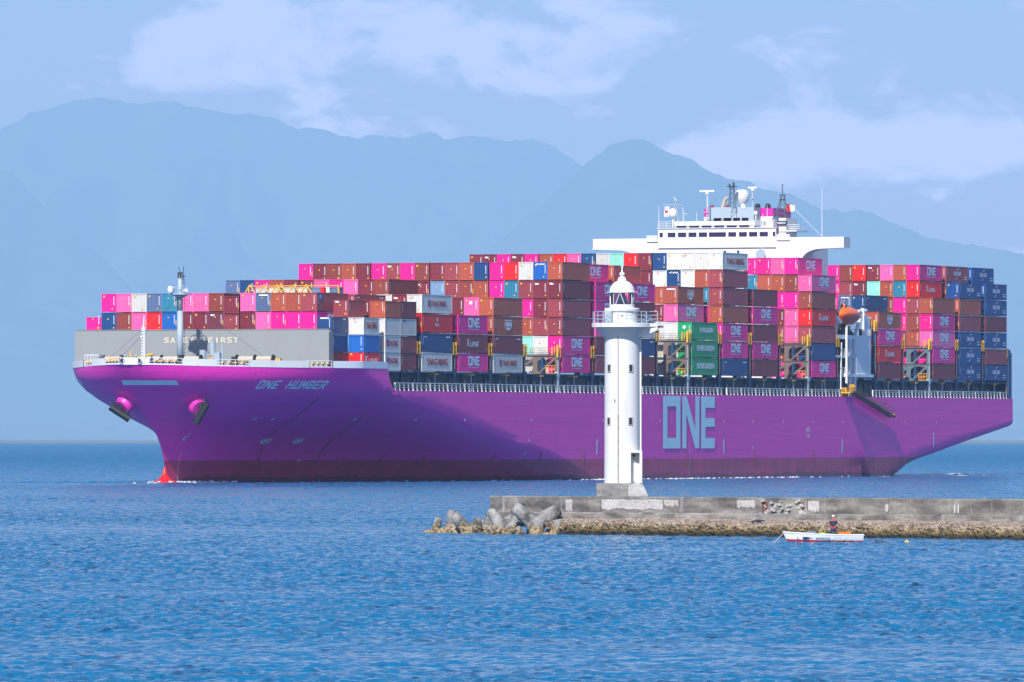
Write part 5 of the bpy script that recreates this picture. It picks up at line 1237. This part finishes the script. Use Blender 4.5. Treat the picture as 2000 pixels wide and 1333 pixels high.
def tetra_mesh(sz_, seed):
    mb = MB(); dirs = [Vector((0, 0, 1))] + [Vector((math.cos(a) * .943, math.sin(a) * .943, -.333)) for a in (0, 2.094, 4.189)]
    bm = bmesh.new(); bmesh.ops.create_icosphere(bm, subdivisions=4, radius=1)
    for v in bm.verts:
        n = v.co.normalized(); best = max(n.dot(q) for q in dirs); r0 = .50
        q = max(dirs, key=lambda q_: n.dot(q_)); ang = math.acos(max(-1, min(1, best)))
        # ray against a tapered leg: radius .42 at the root, .30 at the tip, length 1.35
        rl = 1.35 / max(.05, math.cos(ang)) if ang < .26 else 0
        s_ = math.sin(ang)
        rs = .43 / (s_ + .09 * math.cos(ang)) if s_ > .01 else 9
        r = min(1.38 / max(.2, math.cos(ang)), rs); r = max(r, r0)
        v.co = n * r * sz_ * (1 + .03 * mn.noise(n * 3 + Vector((seed, 0, 0))) )
    me = bpy.data.meshes.new('tetrapod'); bm.to_mesh(me); bm.free(); me.materials.append(m_tet)
    me.polygons.foreach_set('use_smooth', [True] * len(me.polygons)); return me
TET = [(-5.37, .2, -.05, .85, 'up', (.25, .15, .4), 'small tetrapod tip standing alone in the water, leftmost'), (-4.2, 0, .25, 1.0, 'up', (-.05, .1, .9), 'tetrapod with upright stub leg, second from the left'),
       (-3.05, -.5, .15, 1.15, 'V', (0, .25, .2), 'broad low tetrapod left of the wall end'), (-1.8, -.3, .25, 1.05, 'up', (.2, .35, .5), 'tetrapod leaning just outside the end of the wall'),
       (1.62, -2.3, .72, 1.42, 'V', (0, .05, .12), 'largest tetrapod with two legs spread upward like a V'), (-.5, -3.0, -.15, 1.05, 'V', (0, -.2, .5), 'barnacled tetrapod in front of the wall corner'),
       (2.85, -2.6, -.15, .9, 'up', (.3, .2, 1.4), 'rounded tetrapod at the right end of the pile'), (.42, -.8, 1.15, 1.0, 'up', (.1, .0, .3), 'pale tetrapod with upright leg above the wall top'), (.75, -3.6, -.5, .9, 'V', (0, .3, 1.0), 'mostly sunken tetrapod in the gap of the pile'),
       (-.75, -1.4, .55, 1.05, 'side', (0, 0, .2), 'dark tetrapod lying on its side against the wall corner'), (-2.4, -1.6, -.1, .95, 'side', (0, .2, 2.4), 'barnacled tetrapod lying low before the wall end')]
TET = [((a_ + 1.52 - .665 * b_) / .747, b_, *r_) for a_, b_, *r_ in TET]
BASE = {'up': Matrix.Identity(3), 'V': Matrix.Rotation(R(55), 3, 'Y') @ Matrix.Rotation(math.pi, 3, 'Z'), 'side': Matrix.Rotation(R(80), 3, 'Y') @ Matrix.Rotation(R(40), 3, 'Z')}
from mathutils import Euler
for i, (x, y, z, s_, ty, rt, lab) in enumerate(TET):
    o = bpy.data.objects.new('tetrapod', tetra_mesh(s_ * .98, i * 3.1)); COL.objects.link(o); o.rotation_euler = (Euler(rt).to_matrix() @ BASE[ty]).to_euler()
    o.location = WL + Matrix.Rotation(WROT, 4, 'Z') @ Vector((x, y, z)); tag(o, lab, 'tetrapod', 'tetrapods by the breakwater')
for x, z, r_, lab in ((41.0, 1.98, .8, 'tetrapod tip just showing over the wall, left of four'), (46.0, 1.9, .85, 'flat tetrapod tip over the wall, second of four'), (54.6, 2.2, 1.0, 'round pale tetrapod tip over the wall near the right edge'), (58.0, 2.05, .95, 'tetrapod tip over the wall cut by the right edge')):
    o = bpy.data.objects.new('tetrapod', tetra_mesh(r_ * .62, x)); COL.objects.link(o); o.rotation_euler = (.3, .2, x); o.location = WL + Matrix.Rotation(WROT, 4, 'Z') @ Vector((x, 3.6, z)); tag(o, lab, 'tetrapod', 'tetrapods behind the breakwater')

# ------------------------------------------------------------------ lighthouse
LX, LY, LZ = 7.68, 604.5, 2.6
TCX = (1215 - 1000) / 17100 * LY
lh = empty('lighthouse', (TCX, LY, LZ), 0); tag(lh, 'white cylindrical lighthouse with glazed lantern on the breakwater', 'lighthouse')
m_lh, t, p = new_mat('lighthouse_white')
c = mixc(t, math_(t, 'MULTIPLY', noise_col(t, .8, .45, .8, 6, sx=(1, 1, .35)), .3), (0.68, 0.68, 0.66, 1), (0.52, 0.52, 0.49, 1))
c = mixc(t, math_(t, 'MULTIPLY', noise_col(t, 4, .66, .8, 5, sx=(1, 1, .2)), .35), c, (0.45, 0.36, 0.26, 1))
c = mixc(t, math_(t, 'MULTIPLY', noise_col(t, 2.2, .60, .72, 4, sx=(1, 1, .06)), .45), c, (0.42, 0.36, 0.28, 1))
t.links.new(c, p.inputs['Base Color']); p.inputs['Roughness'].default_value = .55
mb = MB(); prof = [(1.235, .9), (1.225, 3), (1.215, 6), (1.20, 9.6), (1.20, 10.9), (1.36, 11.1), (1.62, 11.5), (1.72, 11.66)]
mb.lathe(prof, n=64); tower = mb.build('tower', m_lh, lh, smooth=True)
tower.data.set_sharp_from_angle(angle=R(35))
mb = MB(); mb.box(.95, 1.33, -.15, .5, 1.0, 11.3); bx_ = mb.build('duct', m_lh, lh)
mb = MB(); mb.lathe([(2.1, 0), (2.1, .26), (2.04, .28)], c=(0, 0, 11.66), n=64); mb.prism([(0, -1.2), (2.45, -.75), (2.45, .75), (0, 1.2)], 'z', 11.69, 11.92); mb.prism([(1.0, 10.9), (1.0, 11.66), (2.44, 11.66), (2.44, 11.45)], 'y', -.72, .72)
mb.build('gallery', m_lh, lh)
mb = MB(); mb.box(2.45, 2.85, -.3, .3, 11.62, 11.78); mb.box(2.3, 2.5, -.2, .2, 11.3, 11.62); mb.build('gallery_bracket', m_lat, lh)
mb = MB(); mb.lathe([(1.08, 0), (1.08, .80), (1.2, .84), (1.22, .98), (1.15, 1.04), (.86, 1.06), (.86, 1.24), (.82, 1.28)], c=(0, 0, 11.94), n=48); mb.prism([(-1.2, -1.0), (-.75, -1.2), (-.75, 0), (-1.2, 0)], 'z', 11.94, 12.95)
drum = mb.build('watch_room', m_lh, lh)
drum.data.set_sharp_from_angle(angle=R(35)); 
mb = MB(); mb.box(-1.16, -.80, -1.24, -1.15, 12.0, 12.72); mb.build('door', m_mast, lh)
mb = MB(); mb.tube((-.02, -1.12, 12.45), (-.02, -1.05, 12.45), .06, n=8); mb.build('wall_lamp', m_dark, lh)
# lantern: glass drum between slanted glazing bars, dome and finial
mg = bpy.data.materials.new('lantern_glass'); mg.use_nodes = True; t = mg.node_tree; t.nodes.clear(); o_ = t.nodes.new('ShaderNodeOutputMaterial')
tr = N(t, 'ShaderNodeBsdfTransparent', Color=(.93, .95, 1, 1)); gl = N(t, 'ShaderNodeBsdfGlossy', Roughness=.03); fr = N(t, 'ShaderNodeFresnel', IOR=1.5); ms = t.nodes.new('ShaderNodeMixShader')
t.links.new(fr.outputs[0], ms.inputs[0]); t.links.new(tr.outputs[0], ms.inputs[1]); t.links.new(gl.outputs[0], ms.inputs[2]); t.links.new(ms.outputs[0], o_.inputs[0])
mb = MB(); n = 32
mb.add([(.80 * math.cos(2 * math.pi * i / n), .80 * math.sin(2 * math.pi * i / n), z) for z in (13.22, 14.05) for i in range(n)], [(i, (i + 1) % n, n + (i + 1) % n, n + i) for i in range(n)]); mb.build('lantern_pane', mg, lh, smooth=True)
mb = MB()
for i in range(8):
    a0 = 2 * math.pi * (i + .25) / 8; a1 = 2 * math.pi * (i + (.75 if i % 2 else -.25)) / 8
    mb.tube((.82 * math.cos(a0), .82 * math.sin(a0), 13.22), (.82 * math.cos(a1), .82 * math.sin(a1), 14.07), .024, n=6)
for a in (0.05, math.pi - .05, -1.57 + .9, 3.9): mb.tube((.83 * math.cos(a), .83 * math.sin(a), 13.2), (.83 * math.cos(a), .83 * math.sin(a), 14.1), .024, n=6)
mb.build('glazing_bar', m_white, lh)
mb = MB(); mb.lathe([(.22, 13.0), (.22, 13.25), (.16, 13.3), (.3, 13.4), (.34, 13.6), (.3, 13.8), (.12, 13.9)], n=16); mb.build('lens', paint('lens_green', (.05, .32, .36, 1), .15, 0, 0), lh, smooth=True)
mb = MB(); mb.box(.0, .2, -.2, .0, 13.85, 14.05); mb.build('lamp_head', PM['m'], lh)
m_dome = paint('dome_worn_white', (0.78, 0.78, 0.77, 1), .35, .5, .3, 1.5, (0.22, 0.24, 0.27, 1))
mb = MB(); pr_ = [(.92, 14.03), (.93, 14.10), (.88, 14.12)] + [(.87 * math.cos(a), 14.13 + .78 * math.sin(a)) for a in [i * .15 for i in range(1, 9)]] + [(.31, 14.88), (.34, 14.92), (.27, 14.96), (.24, 15.10), (.16, 15.14), (.10, 15.2)]
mb.lathe(pr_, n=40); mb.lathe([(.05, 15.18), (.15, 15.22), (.2, 15.32), (.16, 15.42), (.05, 15.48), (.04, 15.6), (.025, 15.95)], n=16); mb.tube((-.1, 0, 15.82), (.1, 0, 15.82), .02, n=5); mb.tube((-.95, 0, 14.08), (-1.02, 0, 14.08), .03, n=5); mb.tube((.95, 0, 14.08), (1.04, 0, 14.08), .03, n=5)
mb.build('dome', m_dome, lh, smooth=True)
# gallery rail
mb = MB(); n = 22
for i in range(n):
    a0, a1 = 2 * math.pi * i / n, 2 * math.pi * (i + 1) / n
    if abs(math.sin(a0)) < .34 and math.cos(a0) > 0: continue
    p0 = Vector((2.0 * math.cos(a0), 2.0 * math.sin(a0), 11.92)); p1 = Vector((2.0 * math.cos(a1), 2.0 * math.sin(a1), 11.92)); mb.tube(p0, p0 + Vector((0, 0, .82)), .022, n=5)
    for z in (.3, .56, .82): mb.tube(p0 + Vector((0, 0, z)), p1 + Vector((0, 0, z)), .018, n=5)
for s_ in (-1, 1):
    for z in (.3, .56, .82): mb.tube((1.9, s_ * .7, 11.92 + z), (2.45, s_ * .7, 11.92 + z), .018, n=5)
    mb.tube((2.45, s_ * .7, 11.9), (2.45, s_ * .7, 12.74), .022, n=5)
mb.build('railing', m_mast, lh)
mb = MB(); mb.add([(1.45, -.5, 12.55), (1.95, -.5, 12.45), (1.95, .2, 12.45), (1.45, .2, 12.55), (1.45, -.5, 12.58), (1.62, -.9, 12.15), (2.12, -.9, 12.1), (1.95, -.5, 12.48)], [(0, 1, 2, 3), (4, 5, 6, 7)]); mb.tube((1.6, -.5, 11.92), (1.6, -.5, 12.5), .03, n=5); mb.tube((1.9, -.5, 11.92), (1.9, -.5, 12.45), .03, n=5); mb.box(1.3, 1.5, -.6, -.3, 11.92, 12.15); mb.box(1.7, 2.3, -.7, -.4, 11.92, 12.02)
sp_ = mb.build('solar_panel', paint('panel_grey', (.12, .16, .22, 1), .3, 0, 0), lh)
# windows: flat dark panes painted as the shade of deep slots, raised frames
def lwin(ang, z0, z1, w=.34):
    c, s_ = math.sin(ang), -math.cos(ang); mb = MB(); r_ = 1.205
    tx, ty = math.cos(ang), math.sin(ang)
    def P(a, d_, z): return (c * (r_ + d_) + tx * a, s_ * (r_ + d_) + ty * a, z)
    mb.add([P(-w/2, .03, z0), P(w/2, .03, z0), P(w/2, .03, z1), P(-w/2, .03, z1)], [(0, 1, 2, 3)], 1)
    for (a0, a1, b0, b1) in ((-w/2 - .05, -w/2, z0 - .05, z1 + .05), (w/2, w/2 + .05, z0 - .05, z1 + .05), (-w/2, w/2, z1, z1 + .05), (-w/2, w/2, z0 - .05, z0)):
        mb.add([P(a0, -.02, b0), P(a1, -.02, b0), P(a1, -.02, b1), P(a0, -.02, b1), P(a0, .055, b0), P(a1, .055, b0), P(a1, .055, b1), P(a0, .055, b1)], [(0,3,2,1),(4,5,6,7),(0,1,5,4),(1,2,6,5),(2,3,7,6),(3,0,4,7)], 0)
    mb.build('window', [m_conc2, m_dark], lh)
lwin(.50, 8.6, 9.05, .22); lwin(-.82, 8.6, 9.05, .22); lwin(.48, 4.95, 5.4, .24); lwin(-.85, 4.95, 5.4, .22)
mb = MB(); mb.tube((-.30, -1.29, .9), (-.30, -1.29, 5.6), .022, n=6)
for k in range(6): mb.box(-.34, -.26, -1.31, -1.27, 1.3 + k * .85, 1.35 + k * .85)
mb.build('conductor_pipe', m_rust, lh)
mb = MB(); mb.tube((-.30, -1.275, 5.6), (-.30, -1.262, 11.1), .014, n=5); mb.build('cable', m_dark, lh)
mb = MB(); mb.tube((-.53, -1.22, 6.55), (-.53, -1.22, 6.70), .045, .02, n=6); mb.build('conduit_knob', m_dark, lh)
# porch with the door recess
mb = MB(); mb.box(.42, .58, -1.75, -.7, .9, 3.15); mb.box(1.18, 1.36, -1.75, .2, .9, 3.15); mb.box(.58, 1.18, -1.75, -.7, 3.0, 3.15); mb.box(.58, 1.18, -.95, -.8, .9, 3.0); mb.build('porch', m_lh, lh)
mb = MB(); mb.prism([(.62, 1.0), (.88, 1.0), (.98, 1.2), (.98, 2.35), (.9, 2.5), (.70, 2.5), (.62, 2.35)], 'y', -1.02, -.96); mb.build('door', m_bg, lh)
mb = MB(); mb.box(.66, .88, -1.0, -.955, 2.72, 2.9); mb.box(.74, .82, -1.0, -.96, 2.58, 2.62); mb.build('name_plate', m_dark, lh)
mb = MB(); mb.box(-1.78, .36, -1.75, 1.6, 0, .9); mb.build('plinth', conc('plinth_concrete', (0.33, 0.32, 0.30, 1), (0.17, 0.165, 0.16, 1), .35, .6, 1.2), lh)
mb = MB()
for k in range(5): mb.box(.38, 1.42 + .10 * (4 - k) * .8, -2.35 + .17 * k, 1.4, .18 * k + .0, .18 * (k + 1) - .002 * k)
mb.build('step', m_conc2, lh)

# ------------------------------------------------------------------ small boat with its fisherman
BD = 553.0; bx = (1608 - 1000) / 17100 * BD
bt = empty('rowing_boat', (bx, BD, 0.0), R(-2)); tag(bt, 'small white open fishing boat with red bottom moored below the breakwater', 'boat')
m_bw = paint('boat_white', (0.74, 0.78, 0.80, 1), .4, .05, .2, 3); m_br = paint('boat_red', (0.42, 0.01, 0.03, 1), .45, .05, .2)
ns = 30; Lb = 5.1
def bsec(s):     # s 0 bow .. 1 stern
    x = -Lb / 2 + Lb * s; b = .78 * (max(0.0, math.sin(min(1.0, s * 1.35 + .0) * math.pi / 2)) ** .75) * (1 - .18 * max(0, s - .7) / .3)
    top = .50 + .16 * (1 - s) ** 2.2 - .04 * s + .06 * max(0, s - .8); return x, b, top
def bpt(s, q, side):
    x, b, top = bsec(s); rake = (.42 * (1 - s) ** 3 - (0.0 if s < .8 else .9 * (s - .8) * (s - .8) * 5 * .35)) * (1 - q); z = -.22 + (top + .22) * q
    bb = b * (.35 + .65 * min(1, q * 1.15) ** .55); return (x + rake, side * bb, z)
qs = [0, .15, .30, .52, .64, .78, .90, 1.0]
mb = MB()
for side in (-1, 1):
    vs = [bpt(i / ns, q, side) for i in range(ns + 1) for q in qs]; m_ = len(qs)
    fs = []; mm = []
    for i in range(ns):
        for j in range(m_ - 1): fs.append((i*m_+j, (i+1)*m_+j, (i+1)*m_+j+1, i*m_+j+1))
    b0 = len(mb.v); mb.v += vs; mb.f += [tuple(b0 + k for k in f) for f in fs]; mb.m += [1 if (k % (m_ - 1)) < 3 else 0 for k in range(len(fs))]
mb.add([bpt(1, q, -1) for q in qs] + [bpt(1, q, 1) for q in qs[::-1]], [tuple(range(16))], 0)
mb.add([bpt(i / ns, 0, -1) for i in range(ns + 1)] + [bpt(i / ns, 0, 1) for i in range(ns, -1, -1)], [tuple(range(2 * ns + 2))], 1)
mb.build('hull', [m_bw, m_br], bt, smooth=False)
mb = MB()
for side in (-1, 1):
    for i in range(ns): mb.tube(Vector(bpt(i / ns, 1, side)) + Vector((0, 0, .01)), Vector(bpt((i + 1) / ns, 1, side)) + Vector((0, 0, .01)), .045, n=6)
mb.tube(Vector(bpt(1, 1, -1)), Vector(bpt(1, 1, 1)), .045, n=6); mb.build('gunwale', m_white, bt)
mb = MB(); mb.box(-1.8, 2.3, -.6, .6, .02, .06); mb.box(.9, 1.2, -.68, .68, .30, .34); mb.box(-1.2, -.9, -.62, .62, .34, .38); mb.build('thwart', m_beige, bt)
mb = MB()
for s in (.62, .76, .84): q = bpt(s, .62, -1); mb.tube((q[0], q[1] + .02, q[2] + .05), (q[0] - .05, q[1] - .1, q[2]), .04, n=6)
mb.build('cleat', m_white, bt)
mb = MB(); V_, F_ = text_mesh('21', .16, .03)[:2]; q = bpt(.12, .5, -1)
mb.add([(q[0] + .12 + x, bpt(.14, .6, -1)[1] - .06, .17 + z) for x, z in V_], F_, 0)
q = bpt(.25, .6, -1); mb.add([(-1.30, q[1] - .05, .12), (-1.02, q[1] - .09, .12), (-1.02, q[1] - .11, .36), (-1.30, q[1] - .07, .36)], [(0, 1, 2, 3)], 0)
mb.add([(-.94, -.73, .26), (-.70, -.74, .26), (-.70, -.75, .32), (-.94, -.74, .32)], [(0, 1, 2, 3)], 0)
for k in range(7): mb.add([(-.45 + k * .13, -.76, .20), (-.36 + k * .13, -.765, .20), (-.36 + k * .13, -.775, .32), (-.45 + k * .13, -.77, .32)], [(0, 1, 2, 3)], 0 if k < 4 else 1)
mb.build('registration_mark', [PM['b'], PM['t']], bt, fix=False)
def cargo(name, x, y, w, dth, h, mat, lab, cat):
    mb = MB(); mb.box(-w/2, w/2, -dth/2, dth/2, 0, h * .85); mb.box(-w/2 - .02, w/2 + .02, -dth/2 - .02, dth/2 + .02, h * .85, h); mb.box(-w/2 + .03, w/2 - .03, -dth/2 - .03, -dth/2, h * .3, h * .4)
    o = mb.build(name, mat, None, Vector((bx + x, BD + y, .46)), R(-2)); tag(o, lab, cat); return o
cargo('fish_box', -.75, .1, .55, .5, .24, PM['k'], 'light blue fish box amidships in the small boat', 'box')
cargo('fish_box', -.1, .15, .4, .4, .2, paint('lime_plastic', (.35, .62, .03, 1), .5, 0, 0), 'lime green box between the blue box and the fisherman', 'box')
cargo('fish_box', 1.35, .1, .8, .5, .22, m_ora, 'long orange-yellow box toward the stern of the small boat', 'box')
cargo('tackle_bag', -.4, 0, .35, .3, .16, m_dark, 'dark bag beside the light blue fish box', 'bag')
person(Vector((bx + .62, BD, .06)), R(80), 'fisherman in white cap, navy shirt and blue trousers standing in the boat', paint('navy_shirt', (.012, .02, .045, 1), .8, 0, 0), paint('blue_trousers', (.015, .05, .16, 1), .8, 0, 0), m_white, 'work', 'cap')
f_ = [o for o in COL.objects if o.name.startswith('person')][-1]
f_.scale = (.93, .93, .93)
mb = MB(); mb.lathe([(.175, .90), (.18, .97), (.17, 1.0)], n=14); mb.build('waist_band', PM['R'], f_)
mb = MB(); mb.lathe([(.10, 1.47), (.085, 1.53), (.07, 1.56)], c=(.12, 0, 0), n=12); mb.build('collar', PM['R'], f_)
rp = empty('mooring_rope', (0, 0, 0)); tag(rp, 'slack pale mooring rope running from the boat\'s bow into the water', 'rope')
mb = MB(); pts = [Vector((bx - 2.5 - .85 * s, BD + .1, .62 - .72 * s - .08 * math.sin(math.pi * s))) for s in [i / 8 for i in range(9)]]
for a, b in zip(pts[:-1], pts[1:]): mb.tube(a, b, .022, n=6)
mb.build('rope', m_rope, rp)
mb = MB(); mb.lathe([(.04, -.12), (.15, -.05), (.17, .03), (.13, .1), (.04, .13)], n=14); mb.tube((0, 0, .1), (0, 0, .2), .02, n=6); o = mb.build('buoy', m_yel, None, Vector((24.9, 552, .03)), 0, True); tag(o, 'small yellow float in the water right of the boat', 'buoy')
mb = MB(); mb.tube((-.35, 0, .05), (.3, 0, .02), .08, .03, n=8); mb.tube((-.35, 0, .05), (-.55, .05, .22), .05, .02, n=6); mb.tube((.1, 0, .04), (.4, .1, .03), .03, n=5); o = mb.build('driftwood', m_black, None, Vector((23.4, 552.5, 0)), 0); tag(o, 'dark driftwood floating between the boat and the yellow float', 'driftwood')

# ------------------------------------------------------------------ foam where the ship cuts the water
m_foam = paint('foam', (.80, .84, .88, 1), .8, 0, 0)
fr_ = random.Random(4); mb = MB()
def fleck(c, L_, W_, h):
    n = 7; vs = [(c.x, c.y, h)]
    for i in range(n):
        a = 2 * math.pi * i / n; k = fr_.uniform(.5, 1.1); vs.append((c.x + L_ * k * math.cos(a) * sA + W_ * k * math.sin(a) * -cA, c.y + L_ * k * math.cos(a) * cA + W_ * k * math.sin(a) * sA, -.05))
    mb.add(vs, [(0, 1 + i, 1 + (i + 1) % n) for i in range(n)])
for i in range(330):
    u = fr_.choice((fr_.uniform(-47, -30), fr_.uniform(-20, 205), fr_.gauss(75, 6), fr_.gauss(112, 9), fr_.gauss(150, 12))); off = abs(fr_.gauss(.3, 1.2)); 
    y = -(hb_bow(u, .2) + off); c = DK @ Vector((u, y, 0)); fleck(c, fr_.uniform(.3, 1.6), fr_.uniform(.08, .35), fr_.uniform(.03, .22) * (1.6 if u < -25 else 1))
for i in range(90):
    u = fr_.gauss(-42, 5); c = DK @ Vector((u, -(hb_bow(max(u, -44), .2) + abs(fr_.gauss(.2, .8))), 0)); fleck(c, fr_.uniform(.3, 1.2), fr_.uniform(.1, .3), fr_.uniform(.1, .45))
for i in range(140):
    u = fr_.uniform(205, 330); y = fr_.choice((-22.0, -14, 0, 10)) + fr_.gauss(0, 1.5); c = DK @ Vector((u, y, 0)); fleck(c, fr_.uniform(1, 5), fr_.uniform(.2, .8), fr_.uniform(.02, .1))
fo = mb.build('foam', m_foam, fix=False); tag(fo, kind='stuff')
HAZE_D = 3.7e-5
HAZE_C = (0.375, 0.645, 1.0, 1)

# ------------------------------------------------------------------ haze over the bay
hz = MB(); hz.box(-15800, 15800, -2800, 60000, -4.5, 3000)
m_hz = bpy.data.materials.new('haze_air'); m_hz.use_nodes = True
t = m_hz.node_tree; t.nodes.clear()
pv = N(t, 'ShaderNodeVolumePrincipled', Density=HAZE_D, Anisotropy=-0.22); pv.inputs['Color'].default_value = HAZE_C
o_ = t.nodes.new('ShaderNodeOutputMaterial'); t.links.new(pv.outputs[0], o_.inputs['Volume'])
ho = hz.build('haze', m_hz); tag(ho, kind='stuff')
